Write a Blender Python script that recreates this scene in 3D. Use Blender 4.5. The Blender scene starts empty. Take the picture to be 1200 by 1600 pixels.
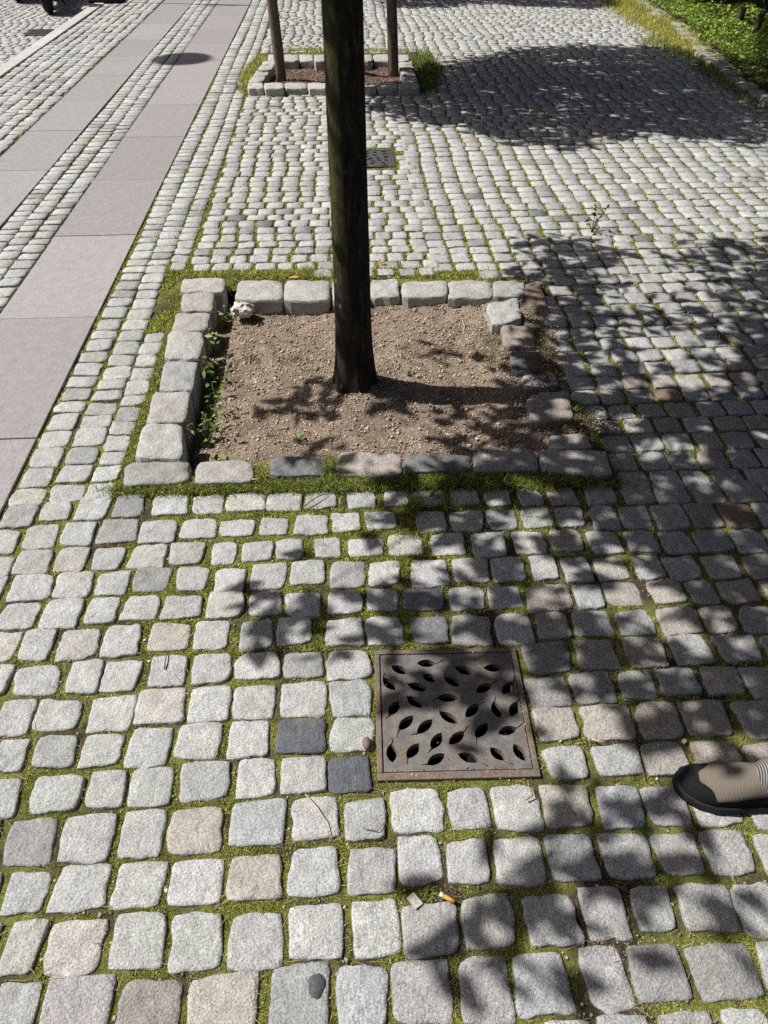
import bpy, bmesh, math
import numpy as np
from mathutils import Vector, Matrix
from mathutils.geometry import delaunay_2d_cdt

# ------------------------------------------------------------------ camera, sky, sun
SC = bpy.context.scene
COL = SC.collection
F_PX, CAM_H = 1200.0, 1.6
TH = math.atan(1040 / F_PX)
cam_d = bpy.data.cameras.new('camera')
cam = bpy.data.objects.new('camera', cam_d)
COL.objects.link(cam)
cam.location = (0, 0, CAM_H)
cam.rotation_euler = (math.pi / 2 - TH, 0, 0)
cam_d.sensor_fit = 'VERTICAL'
cam_d.sensor_height = 24
cam_d.lens = 24 * F_PX / 1600
cam_d.clip_start = 0.05
cam_d.clip_end = 300
SC.camera = cam

SUN_EL, SUN_A = math.radians(52), math.radians(-9)      # elevation; ground direction in which shadows fall
w = bpy.data.worlds.new('World')
SC.world = w
w.use_nodes = True
nt = w.node_tree
bg = nt.nodes['Background']
sky = nt.nodes.new('ShaderNodeTexSky')
sky.sky_type = 'NISHITA'
sky.sun_disc = False
sky.air_density = 0.4
sky.dust_density = 3.5
sky.sun_elevation = SUN_EL
sky.sun_rotation = math.atan2(-math.cos(SUN_A), -math.sin(SUN_A))
nt.links.new(sky.outputs[0], bg.inputs[0])
bg.inputs[1].default_value = 0.05
sl = bpy.data.lights.new('sun', 'SUN')
sl.energy = 5.0
sl.angle = math.radians(0.55)
sl.color = (1.0, 0.972, 0.925)
sun = bpy.data.objects.new('sun', sl)
COL.objects.link(sun)
to_sun = Vector((-math.cos(SUN_A) * math.cos(SUN_EL), -math.sin(SUN_A) * math.cos(SUN_EL), math.sin(SUN_EL)))
sun.rotation_euler = to_sun.to_track_quat('Z', 'Y').to_euler()
sun.location = (-6, 3, 9)
SC.view_settings.view_transform = 'Standard'
SC.view_settings.look = 'None'
SC.view_settings.exposure = 0.37
SC.view_settings.gamma = 1.0
SC.render.engine = 'CYCLES'
SC.cycles.use_denoising = False
SC.cycles.max_bounces = 6

rng = np.random.default_rng(7)


# ------------------------------------------------------------------ geometry helpers
def G(px, py, z=0.0):
    """photo pixel -> point on the horizontal plane at height z"""
    px = np.asarray(px, float)
    py = np.asarray(py, float)
    wv = py - 800.0
    k = (CAM_H - z) / (wv * math.cos(TH) + F_PX * math.sin(TH))
    return np.stack([(px - 600.0) * k, (F_PX * math.cos(TH) - wv * math.sin(TH)) * k], -1)


def PIX(P, z=0.0):
    P = np.asarray(P, float)
    dz = z - CAM_H
    X, Y = P[..., 0], P[..., 1]
    zc = Y * math.cos(TH) - dz * math.sin(TH)
    yc = -(Y * math.sin(TH) + dz * math.cos(TH))
    zc = np.where(zc < 0.05, 0.05, zc)
    return np.stack([600 + F_PX * X / zc, 800 + F_PX * yc / zc], -1)


def PPM(py):
    return (np.asarray(py, float) + 240.0) * math.cos(TH) / CAM_H


ANG = math.radians(3.2)
E1 = np.array([math.cos(ANG), math.sin(ANG)])
E2 = np.array([-math.sin(ANG), math.cos(ANG)])
O = G(152, 495)                      # on the right edge of the slab path


def SN(s, n):
    """path frame: s along the path (away), n to the right of the slab edge"""
    return O + np.multiply.outer(np.asarray(s, float), E2) + np.multiply.outer(np.asarray(n, float), E1)


def to_sn(P):
    d = np.asarray(P) - O
    return d @ E2, d @ E1


def new_mesh(name, verts, tris, mat=None, tint=None, smooth=True, smooth_mask=None):
    verts = np.ascontiguousarray(verts, dtype=np.float32).reshape(-1, 3)
    me = bpy.data.meshes.new(name)
    tris = np.asarray(tris)
    if tris.ndim == 2 and tris.dtype != object:
        k = tris.shape[1]
        n = len(tris)
        me.vertices.add(len(verts))
        me.vertices.foreach_set('co', verts.ravel())
        me.loops.add(n * k)
        me.loops.foreach_set('vertex_index', np.ascontiguousarray(tris, dtype=np.int32).ravel())
        me.polygons.add(n)
        me.polygons.foreach_set('loop_start', np.arange(0, n * k, k, dtype=np.int32))
        me.polygons.foreach_set('loop_total', np.full(n, k, dtype=np.int32))
        me.update(calc_edges=True)
    else:
        me.from_pydata(verts.tolist(), [], [list(map(int, t)) for t in tris])
        me.update()
    if tint is not None:
        tint = np.asarray(tint, np.float32)
        if tint.ndim == 1:
            tint = np.tile(tint, (len(verts), 1))
        a = me.attributes.new('tint', 'FLOAT_COLOR', 'POINT')
        a.data.foreach_set('color', np.concatenate([tint, np.ones((len(verts), 1), np.float32)], 1).astype(np.float32).ravel())
    if smooth_mask is not None:
        me.polygons.foreach_set('use_smooth', np.ascontiguousarray(smooth_mask, dtype=bool))
    elif smooth:
        me.polygons.foreach_set('use_smooth', np.ones(len(me.polygons), bool))
    if mat:
        me.materials.append(mat)
    return me


def link(name, me, parent=None, loc=(0, 0, 0)):
    o = bpy.data.objects.new(name, me)
    COL.objects.link(o)
    o.location = loc
    if parent:
        o.parent = parent
    return o


def tag(o, label=None, cat=None, group=None, kind=None):
    if label: o['label'] = label
    if cat: o['category'] = cat
    if group: o['group'] = group
    if kind: o['kind'] = kind
    return o


def empty(name, loc, label=None, cat=None, group=None, rz=0.0):
    o = bpy.data.objects.new(name, None)
    COL.objects.link(o)
    o.location = loc
    o.rotation_euler = (0, 0, rz)
    o.empty_display_size = 0.1
    return tag(o, label, cat, group)


def copy_tree(o, parent=None):
    c = o.copy()
    COL.objects.link(c)
    c.parent = parent
    for ch in list(o.children):
        copy_tree(ch, c)
    return c


class MB:
    """collects simple shapes into one mesh"""
    def __init__(s):
        s.v, s.f = [], []

    def add(s, v, f):
        b = len(s.v)
        s.v += [tuple(map(float, p)) for p in v]
        s.f += [[b + i for i in q] for q in f]
        return s

    def box(s, lo, hi, M=None):
        x0, y0, z0 = lo
        x1, y1, z1 = hi
        v = [(x0, y0, z0), (x1, y0, z0), (x1, y1, z0), (x0, y1, z0), (x0, y0, z1), (x1, y0, z1), (x1, y1, z1), (x0, y1, z1)]
        if M is not None:
            v = [tuple(M @ Vector(p)) for p in v]
        return s.add(v, [(3, 2, 1, 0), (4, 5, 6, 7), (0, 1, 5, 4), (1, 2, 6, 5), (2, 3, 7, 6), (3, 0, 4, 7)])

    def tube(s, pts, rad, n=8, cap=True):
        pts = [Vector(p) for p in pts]
        if not hasattr(rad, '__len__'):
            rad = [rad] * len(pts)
        v, f = [], []
        t0 = (pts[1] - pts[0]).normalized()
        a = t0.orthogonal().normalized()
        for i, p in enumerate(pts):
            t = (pts[min(i + 1, len(pts) - 1)] - pts[max(i - 1, 0)]).normalized()
            a = (a - t * a.dot(t)).normalized()
            b = t.cross(a)
            for k in range(n):
                q = 2 * math.pi * k / n
                v.append(p + (a * math.cos(q) + b * math.sin(q)) * rad[i])
        for i in range(len(pts) - 1):
            for k in range(n):
                k2 = (k + 1) % n
                f.append((i * n + k, i * n + k2, (i + 1) * n + k2, (i + 1) * n + k))
        if cap:
            f.append(tuple(reversed(range(n))))
            f.append(tuple(range((len(pts) - 1) * n, len(pts) * n)))
        return s.add(v, f)

    def torus(s, c, R, r, axis='X', n=28, m=10):
        v, f = [], []
        for i in range(n):
            a = 2 * math.pi * i / n
            for j in range(m):
                b = 2 * math.pi * j / m
                d = R + r * math.cos(b)
                p = (r * math.sin(b), d * math.cos(a), d * math.sin(a))
                v.append((c[0] + p[0], c[1] + p[1], c[2] + p[2]))
        for i in range(n):
            for j in range(m):
                f.append((i * m + j, ((i + 1) % n) * m + j, ((i + 1) % n) * m + (j + 1) % m, i * m + (j + 1) % m))
        return s.add(v, f)

    def loft(s, rings, cap=True):
        n = len(rings[0])
        v = [p for r in rings for p in r]
        f = []
        for i in range(len(rings) - 1):
            for k in range(n):
                k2 = (k + 1) % n
                f.append((i * n + k, i * n + k2, (i + 1) * n + k2, (i + 1) * n + k))
        if cap:
            f.append(tuple(reversed(range(n))))
            f.append(tuple(range((len(rings) - 1) * n, len(rings) * n)))
        return s.add(v, f)

    def build(s, name, mat, parent=None, tint=None, smooth=True, bevel=0, loc=(0, 0, 0)):
        me = bpy.data.meshes.new(name)
        me.from_pydata(s.v, [], s.f)
        if tint is not None:
            a = me.attributes.new('tint', 'FLOAT_COLOR', 'POINT')
            a.data.foreach_set('color', np.tile(np.array(list(tint) + [1.0], np.float32), len(s.v)))
        me.materials.append(mat)
        if smooth:
            me.polygons.foreach_set('use_smooth', np.arange(len(me.polygons)) >= getattr(s, 'flat', 0))
        o = link(name, me, parent, loc)
        if bevel:
            m = o.modifiers.new('bevel', 'BEVEL')
            m.width = bevel
            m.segments = 2
            m.limit_method = 'ANGLE'
        return o


def wave(P, seed, freq):
    """cheap smooth 2-D noise in about -1..1"""
    r = np.random.default_rng(seed)
    out = 0
    for i in range(7):
        a = r.uniform(0, 2 * math.pi)
        fr = freq * r.uniform(0.6, 1.7)
        out = out + np.sin((P[..., 0] * math.cos(a) + P[..., 1] * math.sin(a)) * fr * 2 * math.pi + r.uniform(0, 6.28))
    return out / 3.2


# ------------------------------------------------------------------ materials
def mat_new(name):
    m = bpy.data.materials.new(name)
    m.use_nodes = True
    t = m.node_tree
    b = t.nodes['Principled BSDF']
    b.inputs['Specular IOR Level'].default_value = 0.3
    return m, t, b


def nd(t, typ, **kw):
    n = t.nodes.new(typ)
    for k, v in kw.items():
        if k in n.inputs:
            n.inputs[k].default_value = v
        else:
            setattr(n, k, v)
    return n


def noise(t, vec, scale, detail=3, rough=0.6):
    n = nd(t, 'ShaderNodeTexNoise', Scale=scale, Detail=detail, Roughness=rough)
    t.links.new(vec, n.inputs['Vector'])
    return n.outputs['Fac']


def ramp(t, fac, stops):
    r = t.nodes.new('ShaderNodeValToRGB')
    e = r.color_ramp.elements
    while len(e) < len(stops):
        e.new(0.5)
    for el, (p, c) in zip(e, stops):
        el.position = p
        el.color = (*c, 1) if hasattr(c, '__len__') else (c, c, c, 1)
    t.links.new(fac, r.inputs[0])
    return r.outputs[0]


def mix(t, a, b, fac, mode='MIX'):
    m = t.nodes.new('ShaderNodeMix')
    m.data_type = 'RGBA'
    m.blend_type = mode
    for sock, val in ((m.inputs[0], fac), (m.inputs[6], a), (m.inputs[7], b)):
        if isinstance(val, (int, float)):
            sock.default_value = val
        elif hasattr(val, 'is_output'):
            t.links.new(val, sock)
        else:
            sock.default_value = (*val, 1)
    return m.outputs[2]


def bump(t, bsdf, hs):
    prev = None
    for h, dist, strength in hs:
        b = nd(t, 'ShaderNodeBump', Distance=dist, Strength=strength)
        t.links.new(h, b.inputs['Height'])
        if prev:
            t.links.new(prev, b.inputs['Normal'])
        prev = b.outputs[0]
    t.links.new(prev, bsdf.inputs['Normal'])


def pos(t):
    return t.nodes.new('ShaderNodeNewGeometry').outputs['Position']


def tint(t):
    return nd(t, 'ShaderNodeAttribute', attribute_name='tint').outputs['Color']


def granite(name, speck=(0.48, 1.42), mott=(0.8, 1.15), fine=260, bumps=1.0, stain=0.35):
    m, t, b = mat_new(name)
    p = pos(t)
    c = tint(t)
    c = mix(t, c, ramp(t, noise(t, p, 22, 5, 0.6), [(0.3, mott[0]), (0.7, mott[1])]), 1.0, 'MULTIPLY')
    sp = noise(t, p, fine, 3, 0.75)
    c = mix(t, c, ramp(t, sp, [(0.32, speck[0]), (0.5, 0.98), (0.68, speck[1])]), 1.0, 'MULTIPLY')
    v = nd(t, 'ShaderNodeTexVoronoi', Scale=fine * 0.9)
    t.links.new(p, v.inputs['Vector'])
    c = mix(t, c, (0.09, 0.09, 0.095), ramp(t, v.outputs['Distance'], [(0.13, 0.55), (0.26, 0.0)]))
    # old dirt and lichen blotches
    d = ramp(t, noise(t, p, 9, 6, 0.7), [(0.5, 0.0), (0.72, stain)])
    c = mix(t, c, (0.24, 0.225, 0.185), d)
    t.links.new(c, b.inputs['Base Color'])
    b.inputs['Roughness'].default_value = 0.78
    bump(t, b, [(noise(t, p, 42, 5, 0.68), 0.014 * bumps, 0.6), (noise(t, p, 170, 3, 0.7), 0.0035 * bumps, 0.6)])
    return m


M_STONE = granite('granite_sett')
M_KERB = granite('granite_block', mott=(0.78, 1.15), bumps=1.3, stain=0.4)
M_SLAB = granite('granite_slab', speck=(0.42, 1.5), mott=(0.88, 1.09), fine=300, bumps=0.25, stain=0.35)


def attr_mat(name, rough=0.8, transl=0.0, spec=0.2):
    m, t, b = mat_new(name)
    c = tint(t)
    t.links.new(c, b.inputs['Base Color'])
    b.inputs['Roughness'].default_value = rough
    b.inputs['Specular IOR Level'].default_value = spec
    if transl:
        tr = t.nodes.new('ShaderNodeBsdfTranslucent')
        t.links.new(c, tr.inputs[0])
        mx = t.nodes.new('ShaderNodeMixShader')
        mx.inputs[0].default_value = transl
        t.links.new(b.outputs[0], mx.inputs[1])
        t.links.new(tr.outputs[0], mx.inputs[2])
        t.links.new(mx.outputs[0], t.nodes['Material Output'].inputs[0])
    return m


M_GRASS = attr_mat('grass_blades', 0.7, 0.25)
M_LEAF = attr_mat('leaves', 0.55, 0.12, 0.3)
M_CRUMB = attr_mat('soil_crumbs', 0.95, 0, 0.1)


def plain(name, col, rough=0.6, metal=0.0, var=0.0, scale=40, spec=0.3, bmp=0.0):
    m, t, b = mat_new(name)
    b.inputs['Roughness'].default_value = rough
    b.inputs['Metallic'].default_value = metal
    b.inputs['Specular IOR Level'].default_value = spec
    p = pos(t)
    n = noise(t, p, scale, 4, 0.6)
    c = mix(t, col, ramp(t, n, [(0.3, 1 - var), (0.7, 1 + var)]), 1.0, 'MULTIPLY')
    t.links.new(c, b.inputs['Base Color'])
    if bmp:
        bump(t, b, [(n, bmp, 0.6)])
    return m


def joint_material():
    m, t, b = mat_new('mossy_joint')
    p = pos(t)
    soil = ramp(t, noise(t, p, 60, 5, 0.7), [(0.3, (0.035, 0.027, 0.018)), (0.7, (0.13, 0.10, 0.068))])
    moss = ramp(t, noise(t, p, 150, 4, 0.75), [(0.3, (0.09, 0.11, 0.02)), (0.55, (0.25, 0.27, 0.06)), (0.75, (0.40, 0.38, 0.12))])
    f = ramp(t, noise(t, p, 5.5, 5, 0.65), [(0.42, 0.0), (0.56, 0.92)])
    c = mix(t, soil, moss, f)
    t.links.new(c, b.inputs['Base Color'])
    b.inputs['Roughness'].default_value = 0.95
    b.inputs['Specular IOR Level'].default_value = 0.1
    bump(t, b, [(noise(t, p, 130, 5, 0.75), 0.02, 0.8)])
    return m


def soil_material():
    m, t, b = mat_new('pit_soil')
    p = pos(t)
    c = ramp(t, noise(t, p, 90, 6, 0.75), [(0.28, (0.16, 0.122, 0.090)), (0.5, (0.335, 0.262, 0.198)), (0.72, (0.48, 0.39, 0.305))])
    c = mix(t, c, ramp(t, noise(t, p, 6, 3), [(0.35, 0.68), (0.65, 1.1)]), 1.0, 'MULTIPLY')
    t.links.new(c, b.inputs['Base Color'])
    b.inputs['Roughness'].default_value = 0.97
    b.inputs['Specular IOR Level'].default_value = 0.1
    bump(t, b, [(noise(t, p, 110, 5, 0.75), 0.02, 0.9)])
    return m


def bark_material():
    m, t, b = mat_new('bark')
    tc = t.nodes.new('ShaderNodeTexCoord')
    mp = nd(t, 'ShaderNodeMapping')
    mp.inputs['Scale'].default_value = (1, 1, 0.22)
    t.links.new(tc.outputs['Object'], mp.inputs[0])
    v = mp.outputs[0]
    n1 = noise(t, v, 55, 6, 0.7)
    c = ramp(t, n1, [(0.3, (0.010, 0.008, 0.006)), (0.55, (0.036, 0.029, 0.022)), (0.75, (0.115, 0.095, 0.075))])
    # green algae on the weather side, thicker higher up the stem; grey at the foot
    sep = t.nodes.new('ShaderNodeSeparateXYZ')
    t.links.new(tc.outputs['Object'], sep.inputs[0])
    mx = nd(t, 'ShaderNodeMapRange')
    for k, val in (('From Min', 0.35), ('From Max', 0.75)):
        mx.inputs[k].default_value = val
    t.links.new(sep.outputs['Z'], mx.inputs['Value'])
    my = nd(t, 'ShaderNodeMapRange')
    for k, val in (('From Min', -0.01), ('From Max', -0.045)):
        my.inputs[k].default_value = val
    t.links.new(sep.outputs['X'], my.inputs['Value'])
    mul = nd(t, 'ShaderNodeMath', operation='MULTIPLY')
    t.links.new(mx.outputs[0], mul.inputs[0])
    t.links.new(my.outputs[0], mul.inputs[1])
    mul2 = nd(t, 'ShaderNodeMath', operation='MULTIPLY')
    t.links.new(mul.outputs[0], mul2.inputs[0])
    t.links.new(ramp(t, noise(t, v, 70, 5, 0.7), [(0.32, 0.15), (0.6, 0.95)]), mul2.inputs[1])
    c = mix(t, c, (0.075, 0.078, 0.018), mul2.outputs[0])
    lich = ramp(t, noise(t, tc.outputs['Object'], 26, 3, 0.5), [(0.69, 0.0), (0.73, 0.6)])
    c = mix(t, c, (0.24, 0.24, 0.21), lich)
    t.links.new(c, b.inputs['Base Color'])
    b.inputs['Roughness'].default_value = 0.9
    b.inputs['Specular IOR Level'].default_value = 0.15
    bump(t, b, [(noise(t, v, 40, 6, 0.7), 0.012, 0.9), (noise(t, v, 160, 4, 0.7), 0.004, 0.7)])
    return m


def iron_material(name, rust=0.55):
    m, t, b = mat_new(name)
    p = pos(t)
    c = ramp(t, noise(t, p, 30, 5, 0.65), [(0.35, (0.11, 0.105, 0.10)), (0.6, (0.19, 0.175, 0.16)), (0.8, (0.25, 0.225, 0.20))])
    r = ramp(t, noise(t, p, 14, 6, 0.7), [(0.62 - 0.3 * rust, 0.0), (0.74 - 0.2 * rust, 0.9)])
    rc = ramp(t, noise(t, p, 120, 4, 0.7), [(0.3, (0.10, 0.066, 0.045)), (0.7, (0.26, 0.185, 0.135))])
    c = mix(t, c, rc, r)
    t.links.new(c, b.inputs['Base Color'])
    b.inputs['Metallic'].default_value = 0.25
    b.inputs['Roughness'].default_value = 0.62
    bump(t, b, [(noise(t, p, 260, 4, 0.7), 0.0022, 0.7)])
    return m


M_JOINT = joint_material()
M_SOIL = soil_material()
M_BARK = bark_material()
M_IRON = iron_material('cast_iron', 0.36)
M_IRON2 = plain('clean_cast_iron', (0.075, 0.078, 0.082), 0.6, 0.2, var=0.3, scale=60)
M_RUST = iron_material('rusty_iron', 0.95)
M_DARK = plain('drain_dark', (0.012, 0.011, 0.01), 0.95)
M_STUMP = plain('dark_wood', (0.06, 0.05, 0.04), 0.9, var=0.35, scale=35, bmp=0.004)
M_WOOD = plain('stake_wood', (0.13, 0.10, 0.075), 0.85, var=0.35, scale=35, bmp=0.004)
M_RUBBER = plain('black_rubber', (0.012, 0.012, 0.013), 0.75, var=0.3)
M_BLACK = plain('black_plastic', (0.016, 0.016, 0.018), 0.5, var=0.2)
M_METAL = plain('grey_metal', (0.35, 0.35, 0.36), 0.35, 0.8, var=0.15)
M_PAPER = plain('whitish_paper', (0.55, 0.52, 0.46), 0.85, var=0.15, scale=120)
M_ORANGE = plain('cork_paper', (0.55, 0.24, 0.06), 0.8, var=0.2, scale=400)
M_ROADB = M_JOINT

# ------------------------------------------------------------------ the setting: sheets
KERB_N0, KERB_N1 = -2.095, -1.955           # kerb between pavement and road, path frame


def sheet(name, outer, holes, z, mat):
    vs, es = [], []
    for poly in [outer] + holes:
        b = len(vs)
        vs += [Vector((float(p[0]), float(p[1]))) for p in poly]
        es += [(b + i, b + (i + 1) % len(poly)) for i in range(len(poly))]
    r = delaunay_2d_cdt(vs, es, [], 0, 1e-6)
    V = np.array([tuple(v) for v in r[0]])
    T = []
    for f in r[2]:
        c = V[list(f)].mean(0)
        if inside(c, outer) and not any(inside(c, h) for h in holes):
            T.append(list(f))
    return new_mesh(name, np.c_[V, np.full(len(V), z)], np.array(T), mat, smooth=False)


def inside(p, poly):
    x, y = p
    r = False
    n = len(poly)
    for i in range(n):
        x0, y0 = poly[i]
        x1, y1 = poly[(i + 1) % n]
        if (y0 > y) != (y1 > y) and x < (x1 - x0) * (y - y0) / (y1 - y0) + x0:
            r = not r
    return r


def inside_many(P, poly):
    x, y = P[:, 0], P[:, 1]
    r = np.zeros(len(P), bool)
    n = len(poly)
    for i in range(n):
        x0, y0 = poly[i]
        x1, y1 = poly[(i + 1) % n]
        if y1 == y0:
            continue
        c = ((y0 > y) != (y1 > y)) & (x < (x1 - x0) * (y - y0) / (y1 - y0) + x0)
        r ^= c
    return r


PIT1 = [G(302, 718), G(870, 708), G(792, 466), G(338, 466)]
HOLE1 = [G(268, 735), G(885, 725), G(802, 452), G(310, 452)]
PIT1_OUT = [G(196, 762), G(962, 746), G(938, 690), G(905, 640), G(868, 589), G(838, 505), G(824, 434), G(278, 431)]
PIT2 = [G(408, 130), G(640, 129), G(632, 93), G(424, 94)]
PIT2_OUT = [G(381, 139), G(668, 138), G(656, 83), G(409, 84)]


def CG(x, y):      # grate close-up coordinates -> ground
    return G(560 + x / 4.0, 990 + y / 4.0)


GR_OUT = [CG(112, 910), CG(1122, 905), CG(1015, 104), CG(90, 96)]
gc = np.mean(GR_OUT, 0)
gside = 0.372
GANG = math.radians(1.6)
gx = np.array([math.cos(GANG), math.sin(GANG)])
gy = np.array([-math.sin(GANG), math.cos(GANG)])
GR_SQ = [gc + gx * a * gside / 2 + gy * b * gside / 2 for a, b in ((-1, -1), (1, -1), (1, 1), (-1, 1))]
g2c = G(573, 248)
GR2_SQ = [g2c + E1 * a * gside / 2 + E2 * b * gside / 2 for a, b in ((-1, -1), (1, -1), (1, 1), (-1, 1))]

pav_outer = [SN(-8, KERB_N0 + .05), SN(-8, 40), SN(60, 40), SN(60, KERB_N0 + .05)]
pavement = tag(link('pavement', sheet('pavement', pav_outer, [HOLE1, PIT2, GR_SQ, GR2_SQ], -0.008, M_JOINT)), kind='structure')
d3c = G(66, 50, -0.07)
D3 = [d3c + E1 * a * 0.17 + E2 * b * 0.2 for a, b in ((-1, -1), (1, -1), (1, 1), (-1, 1))]
road = tag(link('road', sheet('road', [SN(-8, -40), SN(-8, KERB_N0 + .05), SN(60, KERB_N0 + .05), SN(60, -40)], [D3], -0.085, M_JOINT)), kind='structure')

# ------------------------------------------------------------------ cobblestones: outlines on the ground
# stones traced from the photograph, row by row: x0, x1, y0, y1 in photo pixels
ROWS = [
 ('A', [(-20,62,1533,1625),(62,175,1520,1630),(185,289,1528,1625),(295,406,1518,1625),(425,512,1505,1612),(522,607,1505,1610),(610,707,1500,1598),(715,800,1490,1598),(799,895,1484,1585),(906,990,1478,1580),(978,1080,1472,1562),(1073,1192,1474,1562),(1185,1290,1472,1550)], 'LR'),
 ('B', [(-80,-5,1440,1525),(0,70,1437,1522),(68,162,1436,1522),(173,260,1424,1514),(265,352,1426,1514),(355,444,1424,1514),(452,538,1411,1499),(545,625,1405,1494),(629,717,1408,1492),(720,806,1397,1479),(818,910,1396,1479),(903,986,1386,1465),(984,1058,1379,1452),(1055,1154,1380,1454),(1146,1230,1381,1459)], 'LR'),
 ('C', [(0,82,1355,1427),(79,170,1352,1422),(175,260,1344,1415),(263,348,1339,1415),(360,441,1334,1406),(455,527,1321,1399),(542,617,1325,1398),(620,692,1306,1382),(695,766,1310,1380),(771,852,1307,1380),(852,935,1305,1372),(935,1024,1302,1369),(1017,1101,1300,1367),(1095,1180,1294,1362),(1178,1260,1300,1365)], 'LR'),
 ('D', [(-72,-3,1282,1348),(2,92,1277,1350),(87,180,1275,1346),(186,258,1265,1340),(264,348,1262,1331),(357,443,1251,1317),(455,530,1246,1311),(536,605,1247,1311),(607,695,1231,1299),(696,766,1230,1290),(767,848,1226,1297),(845,928,1226,1289),(928,1007,1226,1294),(999,1084,1229,1290),(1080,1160,1232,1290),(1163,1250,1232,1292)], 'LR'),
 ('E', [(-50,30,1217,1279),(45,129,1210,1267),(128,206,1202,1262),(200,275,1196,1259),(280,359,1188,1246),(367,434,1184,1241),(436,510,1182,1240),(514,582,1180,1236)], 'L'),
 ('F', [(-12,44,1156,1205),(47,122,1147,1200),(121,194,1147,1197),(196,269,1136,1195),(277,345,1130,1185),(358,420,1127,1182),(433,507,1122,1177),(516,582,1120,1172)], 'L'),
 ('G', [(-12,57,1093,1146),(51,131,1091,1141),(134,209,1086,1140),(212,286,1076,1131),(297,359,1071,1127),(366,432,1066,1120),(439,509,1066,1117),(517,580,1063,1116)], 'L'),
 ('H', [(-45,19,1035,1085),(20,95,1039,1086),(99,156,1032,1082),(159,221,1030,1077),(230,292,1023,1073),(301,362,1020,1066),(368,435,1020,1061),(442,506,1017,1057),(511,580,1016,1060)], 'L'),
 ('E2', [(850,920,1165,1218),(925,1000,1160,1210),(1003,1080,1157,1212),(1083,1165,1158,1215),(1165,1245,1160,1215)], 'R'),
 ('F2', [(836,905,1104,1156),(907,989,1099,1155),(989,1069,1095,1151),(1060,1147,1092,1147),(1150,1230,1095,1150)], 'R'),
 ('G2', [(825,893,1057,1102),(892,962,1047,1096),(961,1031,1047,1092),(1022,1099,1045,1086),(1089,1165,1039,1084),(1157,1230,1040,1090)], 'R'),
 ('H2', [(818,893,1002,1050),(895,967,1000,1043),(972,1043,995,1041),(1045,1117,991,1033),(1112,1195,990,1032),(1187,1260,990,1030)], 'R'),
 ('I', [(-25,32,985,1029),(30,87,982,1031),(90,156,982,1029),(159,222,976,1026),(230,296,972,1016),(301,359,968,1013),(371,430,967,1011),(432,487,965,1006),(508,567,966,1009),(571,632,961,1005),(640,702,961,1006),(703,770,960,1006),(773,835,959,1005),(837,892,955,996),(893,957,952,992),(961,1027,950,991),(1023,1100,948,989),(1091,1159,947,987),(1149,1222,946,988)], 'LR'),
 ('J', [(-5,64,940,981),(62,128,935,980),(131,184,932,974),(192,250,930,968),(255,317,929,967),(324,383,926,964),(388,441,923,960),(445,503,925,964),(512,566,922,958),(571,623,918,952),(632,692,918,952),(700,757,916,952),(759,818,914,950),(820,892,913,952),(895,945,912,950),(945,1005,908,943),(1010,1075,905,941),(1068,1126,904,942),(1121,1188,905,940),(1190,1255,905,940)], 'LR'),
 ('K', [(-55,8,899,940),(10,82,897,938),(84,146,893,934),(146,202,891,928),(208,266,885,922),(275,325,885,921),(334,386,887,922),(393,448,880,919),(456,509,875,911),(515,571,876,916),(575,625,877,912),(642,700,875,915),(708,763,872,909),(768,825,870,907),(829,872,869,905),(877,927,870,907),(925,987,869,904),(983,1038,867,902),(1035,1098,867,904),(1097,1161,866,902),(1160,1225,865,902)], 'LR'),
 ('L', [(-38,20,870,905),(23,82,862,896),(83,137,855,892),(142,195,854,889),(200,257,851,886),(265,320,849,880),(331,372,846,881),(378,425,846,876),(430,474,840,872),(490,532,840,870),(545,600,842,868),(605,662,835,866),(672,726,834,866),(737,792,833,869),(800,855,830,865),(858,912,828,860),(918,973,830,864),(976,1030,829,862),(1031,1085,828,863),(1081,1147,828,862),(1141,1200,827,862)], 'LR'),
 ('M', [(-25,31,830,864),(33,95,819,856),(90,152,815,852),(152,215,811,847),(217,277,813,847),(283,339,810,841),(345,400,811,837),(406,453,808,835),(457,515,805,835),(518,565,800,830),(570,620,800,826),(650,697,797,830),(704,756,798,828),(760,810,795,825),(813,865,793,822),(866,912,791,822),(918,971,789,825),(967,1021,788,824),(1018,1078,788,824),(1070,1129,787,822),(1122,1185,787,822)], 'LR'),
 ('N', [(2,58,786,822),(60,112,780,812),(116,175,774,810),(172,227,772,806),(236,294,774,803),(300,350,772,801),(355,412,770,798),(418,470,772,797),(478,525,767,793),(543,585,766,793),(600,637,765,791),(645,695,764,789),(702,750,760,788),(756,800,764,790),(806,850,762,788),(856,905,762,788),(912,962,756,786),(968,1022,752,785),(1022,1080,752,785),(1078,1135,752,785),(1132,1195,752,784)], 'LR'),
]
XV, YV = 513.0, -240.0
cent, half, rot, dark = [], [], [], []          # stones as rotated rectangles on the ground
TRACED_BOT = {}


def add_stone(c, hx, hy, a):
    cent.append(np.asarray(c, float))
    half.append((hx, hy))
    rot.append(a)


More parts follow.
